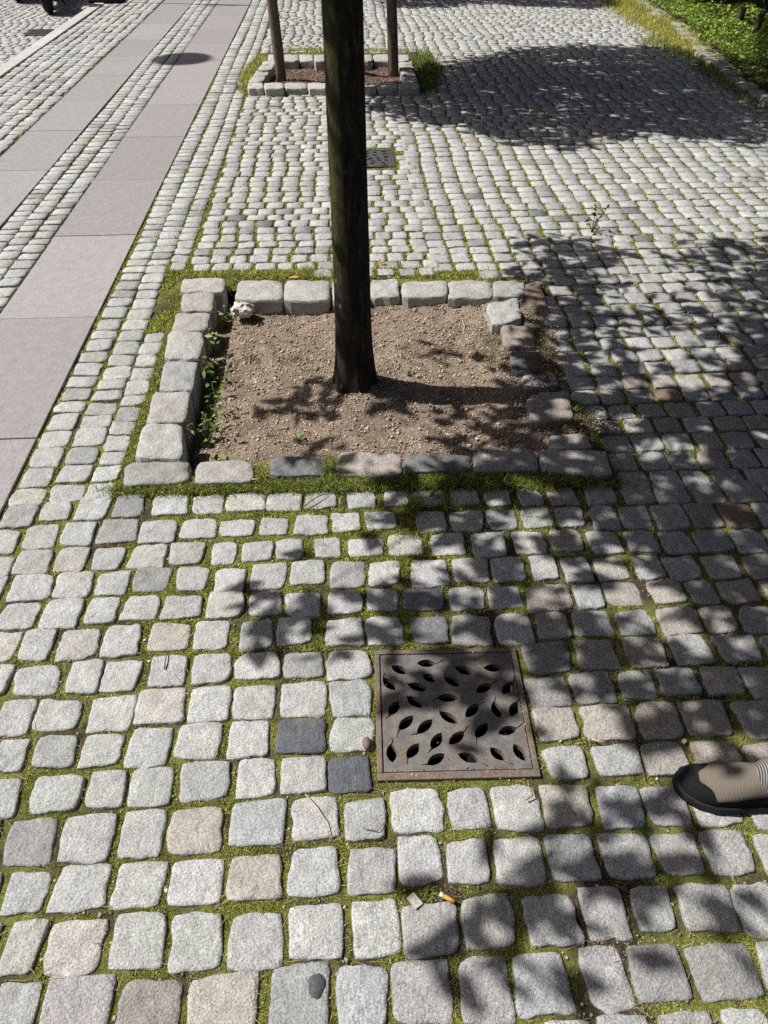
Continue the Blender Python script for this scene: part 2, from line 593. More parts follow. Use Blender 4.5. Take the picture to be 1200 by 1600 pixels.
SLAB_RIGHT = 0.0
rw = np.random.default_rng(21)
for name, row, ext in ROWS:
    cs = []
    for x0, x1, y0, y1 in row:
        cx, cy = (x0 + x1) / 2, (y0 + y1) / 2
        lean = abs(cx - XV) / (cy - YV) * (y1 - y0) * 0.6
        wd = (x1 - x0 - lean) / float(PPM(cy))
        hy = float(G(cx, y0)[1] - G(cx, y1)[1])
        tiltc = abs(wd * math.tan(ANG)) * 0.7
        add_stone(G(cx, cy), max(wd, 0.05) / 2 * 1.07, (hy - tiltc * 0.6) / 2 * 1.05, ANG + rw.normal(0, 0.02))
        cs.append((G(cx, cy), wd, hy))
    for i in range(len(row) - 1):          # keep a joint between neighbours
        k1 = len(cent) - len(row) + i
        gap = (cent[k1 + 1] - cent[k1]) @ E1 - half[k1][0] - half[k1 + 1][0]
        if gap < 0.009:
            cut = (0.009 - gap) / 2
            half[k1] = (half[k1][0] - cut, half[k1][1])
            half[k1 + 1] = (half[k1 + 1][0] - cut, half[k1 + 1][1])
    for side in ext:
        c, wd, hy = cs[0] if side == 'L' else cs[-1]
        sg = -1 if side == 'L' else 1
        p = c + sg * E1 * wd / 2
        while True:
            nw = rw.uniform(0.085, 0.112)
            p2 = p + sg * E1 * (nw + rw.uniform(0.008, 0.016))
            mid = p2 - sg * E1 * nw / 2
            if mid[0] > 2.9 or to_sn(mid)[1] - nw / 2 < 0.012:
                break
            add_stone(mid, nw / 2, hy / 2 * rw.uniform(0.92, 1.02), ANG + rw.normal(0, 0.025))
            p = p2
n_traced = len(cent)
sN, _ = to_sn(G(600, 764))          # top of the last traced row
sA, _ = to_sn(G(600, 1604))

BED_N = 3.95                         # left edge of the planted bed, path frame (n)
BED_N = float(to_sn(G(1110, 100))[1])


def blocked(P):
    for poly in (PIT1_OUT, PIT2_OUT, GR_SQ, GR2_SQ):
        if inside(P, poly):
            return True
    return False


def overlaps_poly(c, hx, hy, a, shrink=0.85):
    ca, sa = math.cos(a), math.sin(a)
    for u, v in ((0, 0), (-1, -1), (1, -1), (1, 1), (-1, 1), (1, 0), (-1, 0), (0, 1), (0, -1)):
        q = c + np.array([ca, sa]) * u * hx * shrink + np.array([-sa, ca]) * v * hy * shrink
        if blocked(q):
            return True
    return False


def lay_rows(s0, s1, n0, n1, sgn=1, depth=0.099, regular=False, zone=None):
    s = s0
    k = 0
    while (s < s1) if sgn > 0 else (s > s1):
        d = depth * rw.uniform(0.9, 1.08)
        n = n0 + (rw.uniform(0, 0.03) if not regular else 0.012 * math.sin(s * 3))
        ph = rw.uniform(0, 6.28)
        while n < n1:
            wd = rw.uniform(0.076, 0.104) if not regular else 0.097 * rw.uniform(0.94, 1.06)
            ns = n + wd / 2
            wob = 0.010 * math.sin(ns * 2.1 + ph * 0.15 + s * 0.7)
            c = SN(s + sgn * d / 2 + wob, ns)
            a = ANG + rw.normal(0, 0.018)
            hy = (d - rw.uniform(0.004, 0.008)) / 2
            if (zone is None or zone(c)) and not overlaps_poly(c, wd / 2, hy, a):
                add_stone(c, wd / 2, hy, a)
            n += wd + rw.uniform(0.009, 0.018)
        s += sgn * d


def lay_cols(n0, ncol, wcol, s0, s1, mean_len=0.095, gap=(0.004, 0.009), zone=None, wj=0.05, limit=None):
    for k in range(ncol):
        s = s0 + rw.uniform(0, 0.05)
        ph = rw.uniform(0, 6.28)
        while s < s1:
            ln = mean_len * rw.uniform(0.8, 1.25)
            n = n0 + (k + 0.5) * wcol + 0.006 * math.sin(s * 1.7 + ph)
            c = SN(s + ln / 2, n)
            wd = wcol * (1 - rw.uniform(0.045, 0.10)) * (1 + rw.normal(0, wj * 0.5))
            a = ANG + rw.normal(0, 0.03)
            if zone is None or zone(c):
                if not overlaps_poly(c, wd / 2, ln / 2, a, 0.8):
                    add_stone(c, wd / 2, ln / 2, a)
            s += ln + rw.uniform(*gap)


# beside the slab path: columns that follow it
sCol = float(to_sn(G(60, 782))[0])
lay_cols(0.008, 2, 0.115, sCol - 0.045, 13.0, mean_len=0.088)
lay_cols(0.238, 1, 0.094, sCol - 0.045, 13.0, mean_len=0.086)
# the field behind, in rows; and courses that run away from the viewer on the right
SPL = 1.55
lay_rows(sN + 0.012, 13.0, 0.338, SPL, 1)
sNr = float(to_sn(G(1150, 751))[0])
lay_rows(sNr - 0.03, 13.0, SPL + 0.005, BED_N - 0.02, 1, depth=0.1035, regular=True)
lay_rows(sA - 0.012, sA - 1.2, -1.0, 3.9, -1, depth=0.112)
lay_cols(BED_N - 0.02, 8, 0.108, -2.6, float(to_sn(G(1190, 160))[0]) - 1.0, mean_len=0.098)
# three courses between the slab strips, the irregular setts towards the kerb, and the road
lay_cols(-0.775, 3, 0.109, -2.0, 13.0, mean_len=0.082, gap=(0.006, 0.013))
lay_cols(-1.945, 7, 0.105, -2.0, 14.0, mean_len=0.10, gap=(0.004, 0.011), wj=0.25)
n_pav = len(cent)
lay_rows(3.0, 15.0, KERB_N0 - 4.6, KERB_N0 - 0.06, 1, depth=0.108, zone=lambda c: not inside(c, D3) and PIX(c)[0] > -250)

cent = np.array(cent)
half = np.array(half)
rot = np.array(rot)
NST = len(cent)
is_road = np.arange(NST) >= n_pav
ctr_px = PIX(cent)

# stone corners, slightly irregular
ca, sa = np.cos(rot), np.sin(rot)
ex = np.stack([ca, sa], 1)
ey = np.stack([-sa, ca], 1)
quads = np.zeros((NST, 4, 2))
for i, (u, v) in enumerate(((-1, -1), (1, -1), (1, 1), (-1, 1))):
    quads[:, i] = cent + ex * (u * half[:, :1]) + ey * (v * half[:, 1:])
quads += rng.normal(0, 1, quads.shape) * np.where(np.arange(NST) < n_traced, 0.0034, 0.0024)[:, None, None]

# colour of each stone
base = np.array([0.392, 0.390, 0.378])
tints = base * rng.normal(1.0, 0.075, (NST, 1)) * rng.normal(1, 0.008, (NST, 3))
cool = rng.random(NST) < 0.22
tints[cool] *= np.array([0.97, 0.99, 1.0])
warm = rng.random(NST) < 0.10
tints[warm] *= np.array([1.0, 0.975, 0.92])
pink = rng.random(NST) < 0.05
tints[pink] *= np.array([0.97, 0.945, 0.94])
grey = rng.random(NST) < 0.07
tints[grey] *= 0.72
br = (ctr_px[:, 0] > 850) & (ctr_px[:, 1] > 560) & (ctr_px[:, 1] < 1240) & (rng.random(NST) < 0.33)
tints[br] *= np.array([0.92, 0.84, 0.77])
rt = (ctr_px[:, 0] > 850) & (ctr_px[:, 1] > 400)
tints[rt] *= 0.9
tints[(cent[:, 1] > 3.4) & ~rt] *= 1.02  # distant stones tinted slightly lighter, glare put into their colour


def paint(px, py, col):
    i = int(np.argmin(np.sum((cent - G(px, py)) ** 2, 1)))
    tints[i] = col


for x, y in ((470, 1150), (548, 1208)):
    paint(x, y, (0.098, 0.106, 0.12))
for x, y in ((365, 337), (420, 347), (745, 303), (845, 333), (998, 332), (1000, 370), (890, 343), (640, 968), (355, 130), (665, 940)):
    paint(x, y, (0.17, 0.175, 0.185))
for x, y in ((263, 994), (306, 1296), (400, 1370), (350, 1570), (888, 1258), (1045, 923)):
    paint(x, y, (0.375, 0.35, 0.31))
for x, y in ((118, 1575), (757, 1545), (660, 1550)):
    paint(x, y, (0.335, 0.32, 0.315))
for x, y in ((1150, 805), (1045, 610)):
    paint(x, y, (0.21, 0.155, 0.115))
for x, y in ((400, 1284), (565, 1557), (965, 1258), (845, 1530)):
    paint(x, y, (0.355, 0.365, 0.37))

ztop = rng.normal(0.0, 1, NST) * np.where(cent[:, 1] > 3.2, 0.0010, 0.0015)
ztop[is_road] -= 0.072


def stone_batch(idx, n, rings, jag, seed):
    """idx stones -> verts (N,V,3), tris (T,3)"""
    r = np.random.default_rng(seed)
    N = len(idx)
    t = np.arange(n) * 2 * math.pi / n
    p = r.uniform(7.0, 17.0, (N, 1))
    c, s = np.cos(t)[None], np.sin(t)[None]
    rad = (np.abs(c) ** p + np.abs(s) ** p) ** (-1 / p)
    for k in range(2, 8):
        rad = rad * (1 + r.normal(0, 0.013, (N, 1)) * np.cos(k * t[None] + r.uniform(0, 6.28, (N, 1))))
    for _ in range(2):        # chipped corners
        tc = (r.integers(0, 4, (N, 1)) + 0.5) * math.pi / 2 + r.normal(0, 0.12, (N, 1))
        dt = np.angle(np.exp(1j * (t[None] - tc)))
        rad = rad * (1 - np.clip(r.normal(0.02, 0.05, (N, 1)), 0, 0.15) * np.exp(-(dt / 0.22) ** 2))
    rad = rad * (1 + r.normal(0, jag, (N, n)))
    U, V = rad * c, rad * s
    vs = []
    Q = quads[idx]
    tl = r.normal(0, 0.0011 if n > 20 else 0.0007, (N, 2, 1))
    ph = r.uniform(0, 6.28, (N, 6, 1))
    dome = r.uniform(0.000, 0.0016 if n > 20 else 0.0004, (N, 1))
    size = half[idx].mean(1)[:, None]

    def emit(u, v, z, rough, surf):
        a, b, cc, d = (1 - u) * (1 - v) / 4, (1 + u) * (1 - v) / 4, (1 + u) * (1 + v) / 4, (1 - u) * (1 + v) / 4
        xy = a[..., None] * Q[:, None, 0] + b[..., None] * Q[:, None, 1] + cc[..., None] * Q[:, None, 2] + d[..., None] * Q[:, None, 3]
        zz = np.zeros_like(u) + z
        if surf:
            zz = zz + tl[:, 0] * u + tl[:, 1] * v + dome * (1 - np.clip(u * u + v * v, 0, 1.6) / 1.0)
            zz = zz + rough * (np.sin(u * 3.1 + v * 2.2 + ph[:, 0]) + np.sin(u * -4.3 + v * 3.9 + ph[:, 1]) + 0.8 * np.sin(u * 7.1 - v * 5.2 + ph[:, 2]) + 0.6 * np.sin(u * 2.3 + v * 9.3 + ph[:, 3]))
        zz = zz + ztop[idx][:, None]
        vs.append(np.concatenate([xy, zz[..., None]], -1))

    for sc, z, surf in rings:
        jit = 1 + (r.normal(0, jag * 0.5, (N, n)) if surf else 0)
        emit(U * sc * jit, V * sc * jit, z, 0.0007 if n > 20 else 0.0004, surf)
    emit(np.zeros((N, 1)), np.zeros((N, 1)), rings[-1][1], 0.0007 if n > 20 else 0.0004, True)
    VV = np.concatenate(vs, 1)
    T = []
    R = len(rings)
    for i in range(R - 1):
        for k in range(n):
            k2 = (k + 1) % n
            a, b, c2, d = i * n + k, i * n + k2, (i + 1) * n + k2, (i + 1) * n + k
            T += [(a, b, c2), (a, c2, d)]
    cidx = R * n
    for k in range(n):
        T.append(((R - 1) * n + k, (R - 1) * n + (k + 1) % n, cidx))
    return VV, np.array(T)


NEAR = [(1.03, -0.035, False), (1.005, -0.008, True), (0.99, -0.003, True), (0.968, -0.0006, True), (0.85, 0.0, True), (0.5, 0.0, True)]
MID = [(1.02, -0.03, False), (1.0, -0.0045, True), (0.975, -0.0005, True), (0.6, 0.0, True)]
FAR = [(1.02, -0.03, False), (1.0, -0.0025, True), (0.972, 0.0, True)]

inframe = (ctr_px[:, 0] > -40) & (ctr_px[:, 0] < 1240) & (ctr_px[:, 1] > -20) & (ctr_px[:, 1] < 1640)
area = half[:, 0] * half[:, 1] * (ctr_px[:, 1] + 240) ** 3
area[~inframe | is_road] = 0
order = np.argsort(-area)
near_idx = order[:300]
rest = np.setdiff1d(np.arange(NST), near_idx)
dist = np.linalg.norm(cent, axis=1)
VV, TT = stone_batch(near_idx, 32, NEAR, 0.011, 1)
VV_NEAR = VV
for k, i in enumerate(near_idx):
    c0 = np.array([cent[i][0], cent[i][1], 0.0])
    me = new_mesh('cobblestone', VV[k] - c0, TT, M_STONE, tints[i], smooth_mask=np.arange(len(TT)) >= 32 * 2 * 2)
    link('cobblestone', me, pavement, tuple(c0))


def join_stones(name, idx, n, rings, jag, seed, parent):
    VV, TT = stone_batch(idx, n, rings, jag, seed)
    N, V, _ = VV.shape
    tris = (TT[None] + (np.arange(N) * V)[:, None, None]).reshape(-1, 3)
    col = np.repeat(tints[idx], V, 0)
    return VV.reshape(-1, 3), tris, col, np.tile(np.arange(len(TT)) >= n * 2 * 2, N)


parts = []
for sel, n, rings, jag, seed in ((rest[(dist[rest] < 4.2) & ~is_road[rest]], 24, MID, 0.007, 2), (rest[(dist[rest] >= 4.2) & ~is_road[rest]], 16, FAR, 0.007, 3)):
    parts.append(join_stones('x', sel, n, rings, jag, seed, None))
off = 0
vs, ts, cs, sm = [], [], [], []
for v, t, c, k in parts:
    vs.append(v); ts.append(t + off); cs.append(c); sm.append(k); off += len(v)
tag(link('small_cobblestones', new_mesh('small_cobblestones', np.concatenate(vs), np.concatenate(ts), M_STONE, np.concatenate(cs), smooth_mask=np.concatenate(sm)), pavement), kind='stuff')
v, t, c, k = join_stones('x', rest[is_road[rest]], 16, FAR, 0.010, 4, None)
tag(link('road_setts', new_mesh('road_setts', v, t, M_STONE, c, smooth_mask=k), road), kind='stuff')

# ------------------------------------------------------------------ slabs and kerb
slab_rng = np.random.default_rng(5)


def slab(name, s0, s1, n0, n1, z, depth, mat, col, parent, bev=0.004):
    c = SN((s0 + s1) / 2, (n0 + n1) / 2)
    hx, hy = (n1 - n0) / 2, (s1 - s0) / 2
    m = MB()
    b = bev
    rings = []
    for ins, zz in ((0, -depth), (0, -b), (b * 0.35, -b * 0.3), (b, 0)):
        rings.append([tuple(E1 * u * (hx - ins) + E2 * v * (hy - ins)) + (zz,) for u, v in ((-1, -1), (1, -1), (1, 1), (-1, 1))])
    m.loft(rings)
    return m.build(name, mat, parent, col, smooth=False, loc=(c[0], c[1], z))


for n0, n1, ss, colr in ((-0.445, -0.004, [-2.9, -1.92, -0.94, 0, 0.97, 1.89, 2.85, 3.77, 4.59, 5.47, 6.35, 7.17, 8.2, 9.1, 10.0, 10.95, 11.9, 12.9], (0.282, 0.266, 0.267)),
                         (-1.19, -0.785, [-1.6, -0.68, 0.26, 1.2, 2.12, 3.05, 3.97, 4.87, 5.7, 6.61, 7.6, 8.57, 9.5, 10.5, 11.5, 12.5], (0.275, 0.270, 0.270))):
    for a, b in zip(ss[:-1], ss[1:]):
        cc = np.array(colr) * slab_rng.normal(1, 0.065)
        if slab_rng.random() < 0.3:
            cc = cc * np.array([1.0, 0.99, 0.99])
        slab('paving_slab', a + 0.003, b - 0.003, n0, n1, 0.002 + slab_rng.normal(0, 0.001), 0.06, M_SLAB, cc, pavement, 0.003)
kerb = tag(link('kerb', sheet('kerb', [SN(-8, KERB_N0 + .01), SN(-8, KERB_N1 - .01), SN(60, KERB_N1 - .01), SN(60, KERB_N0 + .01)], [], -0.02, M_JOINT)), kind='structure')
s = 2.0
while s < 14:
    ln = 1.05 * slab_rng.uniform(0.9, 1.1)
    slab('kerb_stone', s, s + ln - 0.008, KERB_N0, KERB_N1, 0.012, 0.2, M_SLAB, np.array([0.46, 0.455, 0.44]) * slab_rng.normal(1, 0.03), kerb, 0.008)
    s += ln

def leaf_cloud(P3, size, cols, r, flat=0.5):
    """four-point leaves at P3 (N,3) with random facing"""
    N = len(P3)
    nrm = r.normal(0, 1, (N, 3))
    nrm[:, 2] = np.abs(nrm[:, 2]) + flat
    nrm /= np.linalg.norm(nrm, axis=1)[:, None]
    a = np.cross(nrm, r.normal(0, 1, (N, 3)))
    a /= np.linalg.norm(a, axis=1)[:, None] + 1e-9
    b = np.cross(nrm, a)
    s_ = size[:, None]
    V = np.stack([P3 - a * s_ * 0.5, P3 + b * s_ * 0.27 + nrm * s_ * 0.06, P3 + a * s_ * 0.55 - nrm * s_ * 0.08, P3 - b * s_ * 0.27 + nrm * s_ * 0.06], 1)
    T = np.array([(0, 1, 2), (0, 2, 3)])
    tr = (T[None] + (np.arange(N) * 4)[:, None, None]).reshape(-1, 3)
    return V.reshape(-1, 3), tr, np.repeat(cols, 4, 0)


# ------------------------------------------------------------------ tree pits: granite blocks, soil, crumbs
SOIL_L, SOIL_R = -0.07, -0.004


def soil_z(P):
    """height of the soil in the near pit"""
    sx = (P[..., 0] + 0.75) / 1.45
    z = SOIL_L + (SOIL_R - SOIL_L) * np.clip(sx, 0, 1) ** 1.2
    z = z + 0.008 * wave(P, 3, 1.8) + 0.004 * wave(P, 4, 6)
    d = np.hypot(P[..., 0] + 0.11, P[..., 1] - 2.63)
    z = z + 0.035 * np.exp(-(d / 0.22) ** 2)
    trench = np.exp(-((P[..., 0] + 0.72 + 0.02 * (P[..., 1] - 2.1)) / 0.06) ** 2)
    back = np.exp(-((P[..., 1] - 3.42) / 0.14) ** 2)
    return z - 0.04 * trench + 0.03 * back


def block(name, quad_px, ztop_, depth, col, parent, seed, mat=M_KERB, n=28, zlift=(0, 0), bulge=0.0):
    """granite block whose top outline is a pixel quad seen at height ztop_"""
    r = np.random.default_rng(seed)
    Q = np.array([G(x, y, ztop_) for x, y in quad_px])
    c = Q.mean(0)
    t = np.arange(n) * 2 * math.pi / n + math.pi / n * 0.5
    p = r.uniform(8, 16)
    rad = (np.abs(np.cos(t)) ** p + np.abs(np.sin(t)) ** p) ** (-1 / p)
    for k in range(2, 9):
        rad *= 1 + r.normal(0, 0.010) * np.cos(k * t + r.uniform(0, 6.28))
    rad *= 1 + r.normal(0, 0.008, n)
    u0, v0 = rad * np.cos(t), rad * np.sin(t)

    def ring(sc, z, amp):
        u, v = u0 * sc, v0 * sc
        a = np.stack([(1 - u) * (1 - v), (1 + u) * (1 - v), (1 + u) * (1 + v), (1 - u) * (1 + v)], 1) / 4
        xy = a @ Q - c
        zz = z + amp * (np.sin(u * 3 + v * 2 + seed) + np.sin(u * -5 + v * 4 + seed * 2) + 0.7 * np.sin(8 * u + 6 * v + seed * 3)) + zlift[0] * u + zlift[1] * v
        return [(*q, float(h)) for q, h in zip(xy, zz)]
    rings = [ring(0.99, -depth, 0), ring(1.03, -0.04, 0.001), ring(1.02, -0.012, 0.0015), ring(1.0, -0.004, 0.0015), ring(0.965, -0.0005, 0.0015), ring(0.8, 0.001, 0.002), ring(0.5, 0.003, 0.002), ring(0.2, 0.003, 0.002)]
    m = MB().loft(rings)
    pl = parent.location
    m.flat = 3 * n
    return m.build(name, mat, parent, np.array(col), loc=(c[0] - pl[0], c[1] - pl[1], ztop_))


pit1 = empty('tree_pit_border', (float(np.mean([p[0] for p in PIT1])), float(np.mean([p[1] for p in PIT1])), 0),
             'square border of rough granite blocks around the soil of the nearest tree', 'tree pit', 'granite tree pit borders')
KC = (0.40, 0.39, 0.365)
KB = [  # quad (bottom-left, bottom-right, top-right, top-left) in pixels, colour, top height
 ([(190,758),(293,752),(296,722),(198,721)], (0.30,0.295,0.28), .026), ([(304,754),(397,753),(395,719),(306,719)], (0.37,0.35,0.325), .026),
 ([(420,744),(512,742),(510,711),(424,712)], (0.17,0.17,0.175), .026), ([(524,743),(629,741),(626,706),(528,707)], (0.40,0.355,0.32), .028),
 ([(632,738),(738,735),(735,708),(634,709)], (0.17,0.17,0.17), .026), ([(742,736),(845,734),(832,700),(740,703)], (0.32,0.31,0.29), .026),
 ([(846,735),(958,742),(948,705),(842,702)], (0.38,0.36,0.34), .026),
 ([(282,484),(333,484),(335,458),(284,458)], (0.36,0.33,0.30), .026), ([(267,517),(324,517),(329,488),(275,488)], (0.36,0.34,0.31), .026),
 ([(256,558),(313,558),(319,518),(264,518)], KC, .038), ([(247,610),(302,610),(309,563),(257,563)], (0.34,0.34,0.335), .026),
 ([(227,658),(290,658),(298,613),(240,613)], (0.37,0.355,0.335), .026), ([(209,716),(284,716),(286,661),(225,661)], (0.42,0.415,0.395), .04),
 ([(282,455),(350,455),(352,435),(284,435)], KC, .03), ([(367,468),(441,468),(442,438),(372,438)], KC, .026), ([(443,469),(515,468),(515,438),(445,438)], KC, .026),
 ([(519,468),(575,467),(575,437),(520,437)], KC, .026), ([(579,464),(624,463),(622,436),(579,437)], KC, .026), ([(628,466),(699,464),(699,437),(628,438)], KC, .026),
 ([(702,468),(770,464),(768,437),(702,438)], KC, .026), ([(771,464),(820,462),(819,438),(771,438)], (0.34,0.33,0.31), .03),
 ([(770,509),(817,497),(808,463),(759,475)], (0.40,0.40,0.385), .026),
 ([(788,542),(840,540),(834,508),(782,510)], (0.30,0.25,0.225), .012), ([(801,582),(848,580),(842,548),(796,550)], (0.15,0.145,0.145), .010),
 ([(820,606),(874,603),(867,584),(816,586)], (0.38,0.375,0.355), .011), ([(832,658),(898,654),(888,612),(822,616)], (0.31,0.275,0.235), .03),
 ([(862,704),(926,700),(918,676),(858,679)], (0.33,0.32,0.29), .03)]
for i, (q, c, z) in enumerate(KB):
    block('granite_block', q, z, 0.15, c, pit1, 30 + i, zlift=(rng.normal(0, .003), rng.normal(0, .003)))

pit2 = empty('tree_pit_border', (float(np.mean([p[0] for p in PIT2])), float(np.mean([p[1] for p in PIT2])), 0),
             'square border of rough granite blocks around the farther pit with the stakes', 'tree pit', 'granite tree pit borders')
KB2 = []
xs = [386, 412, 444, 480, 516, 552, 588, 622, 656]
for a, b in zip(xs[:-1], xs[1:]):
    KB2.append([(a + 1, 138), (b - 1, 138), (b - 1, 129), (a + 1, 129)])
xs = [418, 442, 467, 490, 520, 550, 582, 612, 640]
for a, b in zip(xs[:-1], xs[1:]):
    KB2.append([(a + 1, 95), (b - 1, 95), (b - 1, 85), (a + 1, 85)])
for (xa, xb, side) in ((386, 420, -1), (654, 640, 1)):
    ys = [128, 118, 109, 101, 94]
    for y0, y1 in zip(ys[:-1], ys[1:]):
        def xx(y): return xa + (xb - xa) * (129 - y) / 44.0
        wd = 22
        if side < 0:
            KB2.append([(xx(y0), y0), (xx(y0) + wd, y0), (xx(y1) + wd, y1 + 0.6), (xx(y1), y1 + 0.6)])
        else:
            KB2.append([(xx(y0) - wd, y0), (xx(y0), y0), (xx(y1), y1 + 0.6), (xx(y1) - wd, y1 + 0.6)])
for i, q in enumerate(KB2):
    block('granite_block', q, 0.05 + rng.normal(0, .008), 0.2, np.array(KC) * rng.normal(1, .07), pit2, 80 + i, n=16)


def grid_sheet(name, poly, res, zf, mat, tint_=None, pad=0.05):
    P = np.array(poly)
    lo, hi = P.min(0) - pad, P.max(0) + pad
    nx, ny = int((hi[0] - lo[0]) / res) + 2, int((hi[1] - lo[1]) / res) + 2
    X, Y = np.meshgrid(np.linspace(lo[0], hi[0], nx), np.linspace(lo[1], hi[1], ny))
    XY = np.stack([X.ravel(), Y.ravel()], 1)
    Z = zf(XY)
    i = np.arange(nx * ny).reshape(ny, nx)
    q = np.stack([i[:-1, :-1], i[:-1, 1:], i[1:, 1:], i[1:, :-1]], -1).reshape(-1, 4)
    return new_mesh(name, np.c_[XY, Z], q, mat, tint_)


def soil1(P):
    z = soil_z(P)
    return z + 0.003 * wave(P, 11, 14) + rng.normal(0, 0.0012, len(P))


P1 = np.array(PIT1)
soil_poly = [P1[0] + (-.09, -.05), P1[1] + (.09, -.05), P1[2] + (.06, .10), P1[3] + (-.10, .10)]
soil = tag(link('pit_soil', grid_sheet('pit_soil', soil_poly, 0.014, soil1, M_SOIL)), kind='structure')
soil2 = tag(link('far_pit_soil', grid_sheet('far_pit_soil', PIT2, 0.03, lambda P: -0.02 + 0.01 * wave(P, 8, 2.5), plain('reddish_mulch', (0.17, 0.115, 0.09), 0.95, var=0.5, scale=70, bmp=0.02))), kind='structure')


def crumbs(name, P, Z, size, cols, mat, parent=None, seed=0):
    """little octahedral grains"""
    r = np.random.default_rng(seed)
    N = len(P)
    dirs = np.array([(1, 0, 0), (0, 1, 0), (-1, 0, 0), (0, -1, 0), (0, 0, 1), (0, 0, -1)], float)
    V = dirs[None] * r.uniform(0.55, 1.2, (N, 6, 1)) + r.normal(0, 0.18, (N, 6, 3))
    a = r.uniform(0, 6.28, N)
    c, s_ = np.cos(a)[:, None], np.sin(a)[:, None]
    V = np.stack([V[..., 0] * c - V[..., 1] * s_, V[..., 0] * s_ + V[..., 1] * c, V[..., 2] * 0.8], -1)
    V = V * size[:, None, None] + np.concatenate([P, Z[:, None]], 1)[:, None]
    T = np.array([(0, 1, 4), (1, 2, 4), (2, 3, 4), (3, 0, 4), (1, 0, 5), (2, 1, 5), (3, 2, 5), (0, 3, 5)])
    tr = (T[None] + (np.arange(N) * 6)[:, None, None]).reshape(-1, 3)
    return tag(link(name, new_mesh(name, V.reshape(-1, 3), tr, mat, np.repeat(cols, 6, 0), smooth=False), parent), kind='stuff')


N = 30000
sp = np.array(soil_poly)
P = rng.uniform(sp.min(0), sp.max(0), (N, 2))
P = P[inside_many(P, soil_poly)]
N = len(P)
sz = np.clip(rng.lognormal(math.log(0.0029), 0.5, N), 0.0012, 0.0095)
cc = np.array([0.44, 0.352, 0.268]) * rng.uniform(0.5, 1.35, (N, 1)) * rng.normal(1, 0.05, (N, 3))
lt = rng.random(N) < 0.07
cc[lt] = np.array([0.48, 0.43, 0.36]) * rng.uniform(0.8, 1.1, (lt.sum(), 1))
crumbs('soil_crumbs', P, soil_z(P) + sz * 0.25, sz, np.clip(cc, 0.02, 0.7), M_CRUMB, soil, 3)
Pl = rng.uniform(sp.min(0), sp.max(0), (700, 2))
Pl = Pl[inside_many(Pl, soil_poly)]
Nl = len(Pl)
vl, tl_, cl = leaf_cloud(np.c_[Pl, soil_z(Pl) + 0.005], rng.uniform(0.008, 0.026, Nl), np.array([0.26, 0.18, 0.11]) * rng.uniform(0.4, 1.7, (Nl, 1)), rng, 2.0)
tag(link('leaf_litter', new_mesh('leaf_litter', vl, tl_, M_LEAF, cl, False), soil), kind='stuff')
# spill of soil over the right hand blocks
N = 2600
P = np.concatenate([G(rng.normal(905, 30, N // 2), rng.normal(668, 14, N // 2)), G(rng.normal(850, 14, N // 2), rng.normal(570, 40, N // 2))])
sz = rng.uniform(0.0015, 0.005, len(P))
crumbs('spilled_crumbs', P, np.full(len(P), 0.012) + rng.uniform(0, .012, len(P)), sz, np.array([0.2, 0.15, 0.10]) * rng.uniform(0.5, 1.4, (len(P), 1)), M_CRUMB, soil, 4)
P = rng.uniform(np.array(PIT2).min(0), np.array(PIT2).max(0), (5000, 2))
sz = rng.uniform(0.004, 0.010, len(P))
crumbs('mulch_crumbs', P, -0.02 + 0.01 * wave(P, 8, 2.5) + 0.003, sz, np.array([0.19, 0.12, 0.095]) * rng.uniform(0.5, 1.6, (len(P), 1)), M_CRUMB, soil2, 5)

# ------------------------------------------------------------------ moss in the joints, grass, weeds
RES = 0.004
RX0, RX1, RY0, RY1 = -2.2, 3.4, 0.25, 9.6
gw, gh = int((RX1 - RX0) / RES), int((RY1 - RY0) / RES)
occ = np.zeros((gh, gw), bool)
for i in np.where((cent[:, 0] > RX0) & (cent[:, 0] < RX1) & (cent[:, 1] > RY0) & (cent[:, 1] < RY1))[0]:
    rr = half[i].max() * 1.3
    x0, x1 = max(0, int((cent[i][0] - rr - RX0) / RES)), min(gw, int((cent[i][0] + rr - RX0) / RES) + 1)
    y0, y1 = max(0, int((cent[i][1] - rr - RY0) / RES)), min(gh, int((cent[i][1] + rr - RY0) / RES) + 1)
    if x1 <= x0 or y1 <= y0:
        continue
    X, Y = np.meshgrid(RX0 + (np.arange(x0, x1) + .5) * RES - cent[i][0], RY0 + (np.arange(y0, y1) + .5) * RES - cent[i][1])
    u = (X * ca[i] + Y * sa[i]) / half[i, 0]
    v = (-X * sa[i] + Y * ca[i]) / half[i, 1]
    occ[y0:y1, x0:x1] |= (np.abs(u) ** 7 + np.abs(v) ** 7) < 0.97


def is_free(P):
    ix = ((P[:, 0] - RX0) / RES).astype(int)
    iy = ((P[:, 1] - RY0) / RES).astype(int)
    ok = (ix >= 0) & (ix < gw) & (iy >= 0) & (iy < gh)
    r = np.zeros(len(P), bool)
    r[ok] = ~occ[iy[ok], ix[ok]]
    return r


def ground_only(P):
    k = np.ones(len(P), bool)
    for poly in (PIT1_OUT, GR_SQ, GR2_SQ, PIT2_OUT):
        k &= ~inside_many(P, [tuple(q) for q in poly])
    k &= to_sn(P)[1] > -0.002
    return k


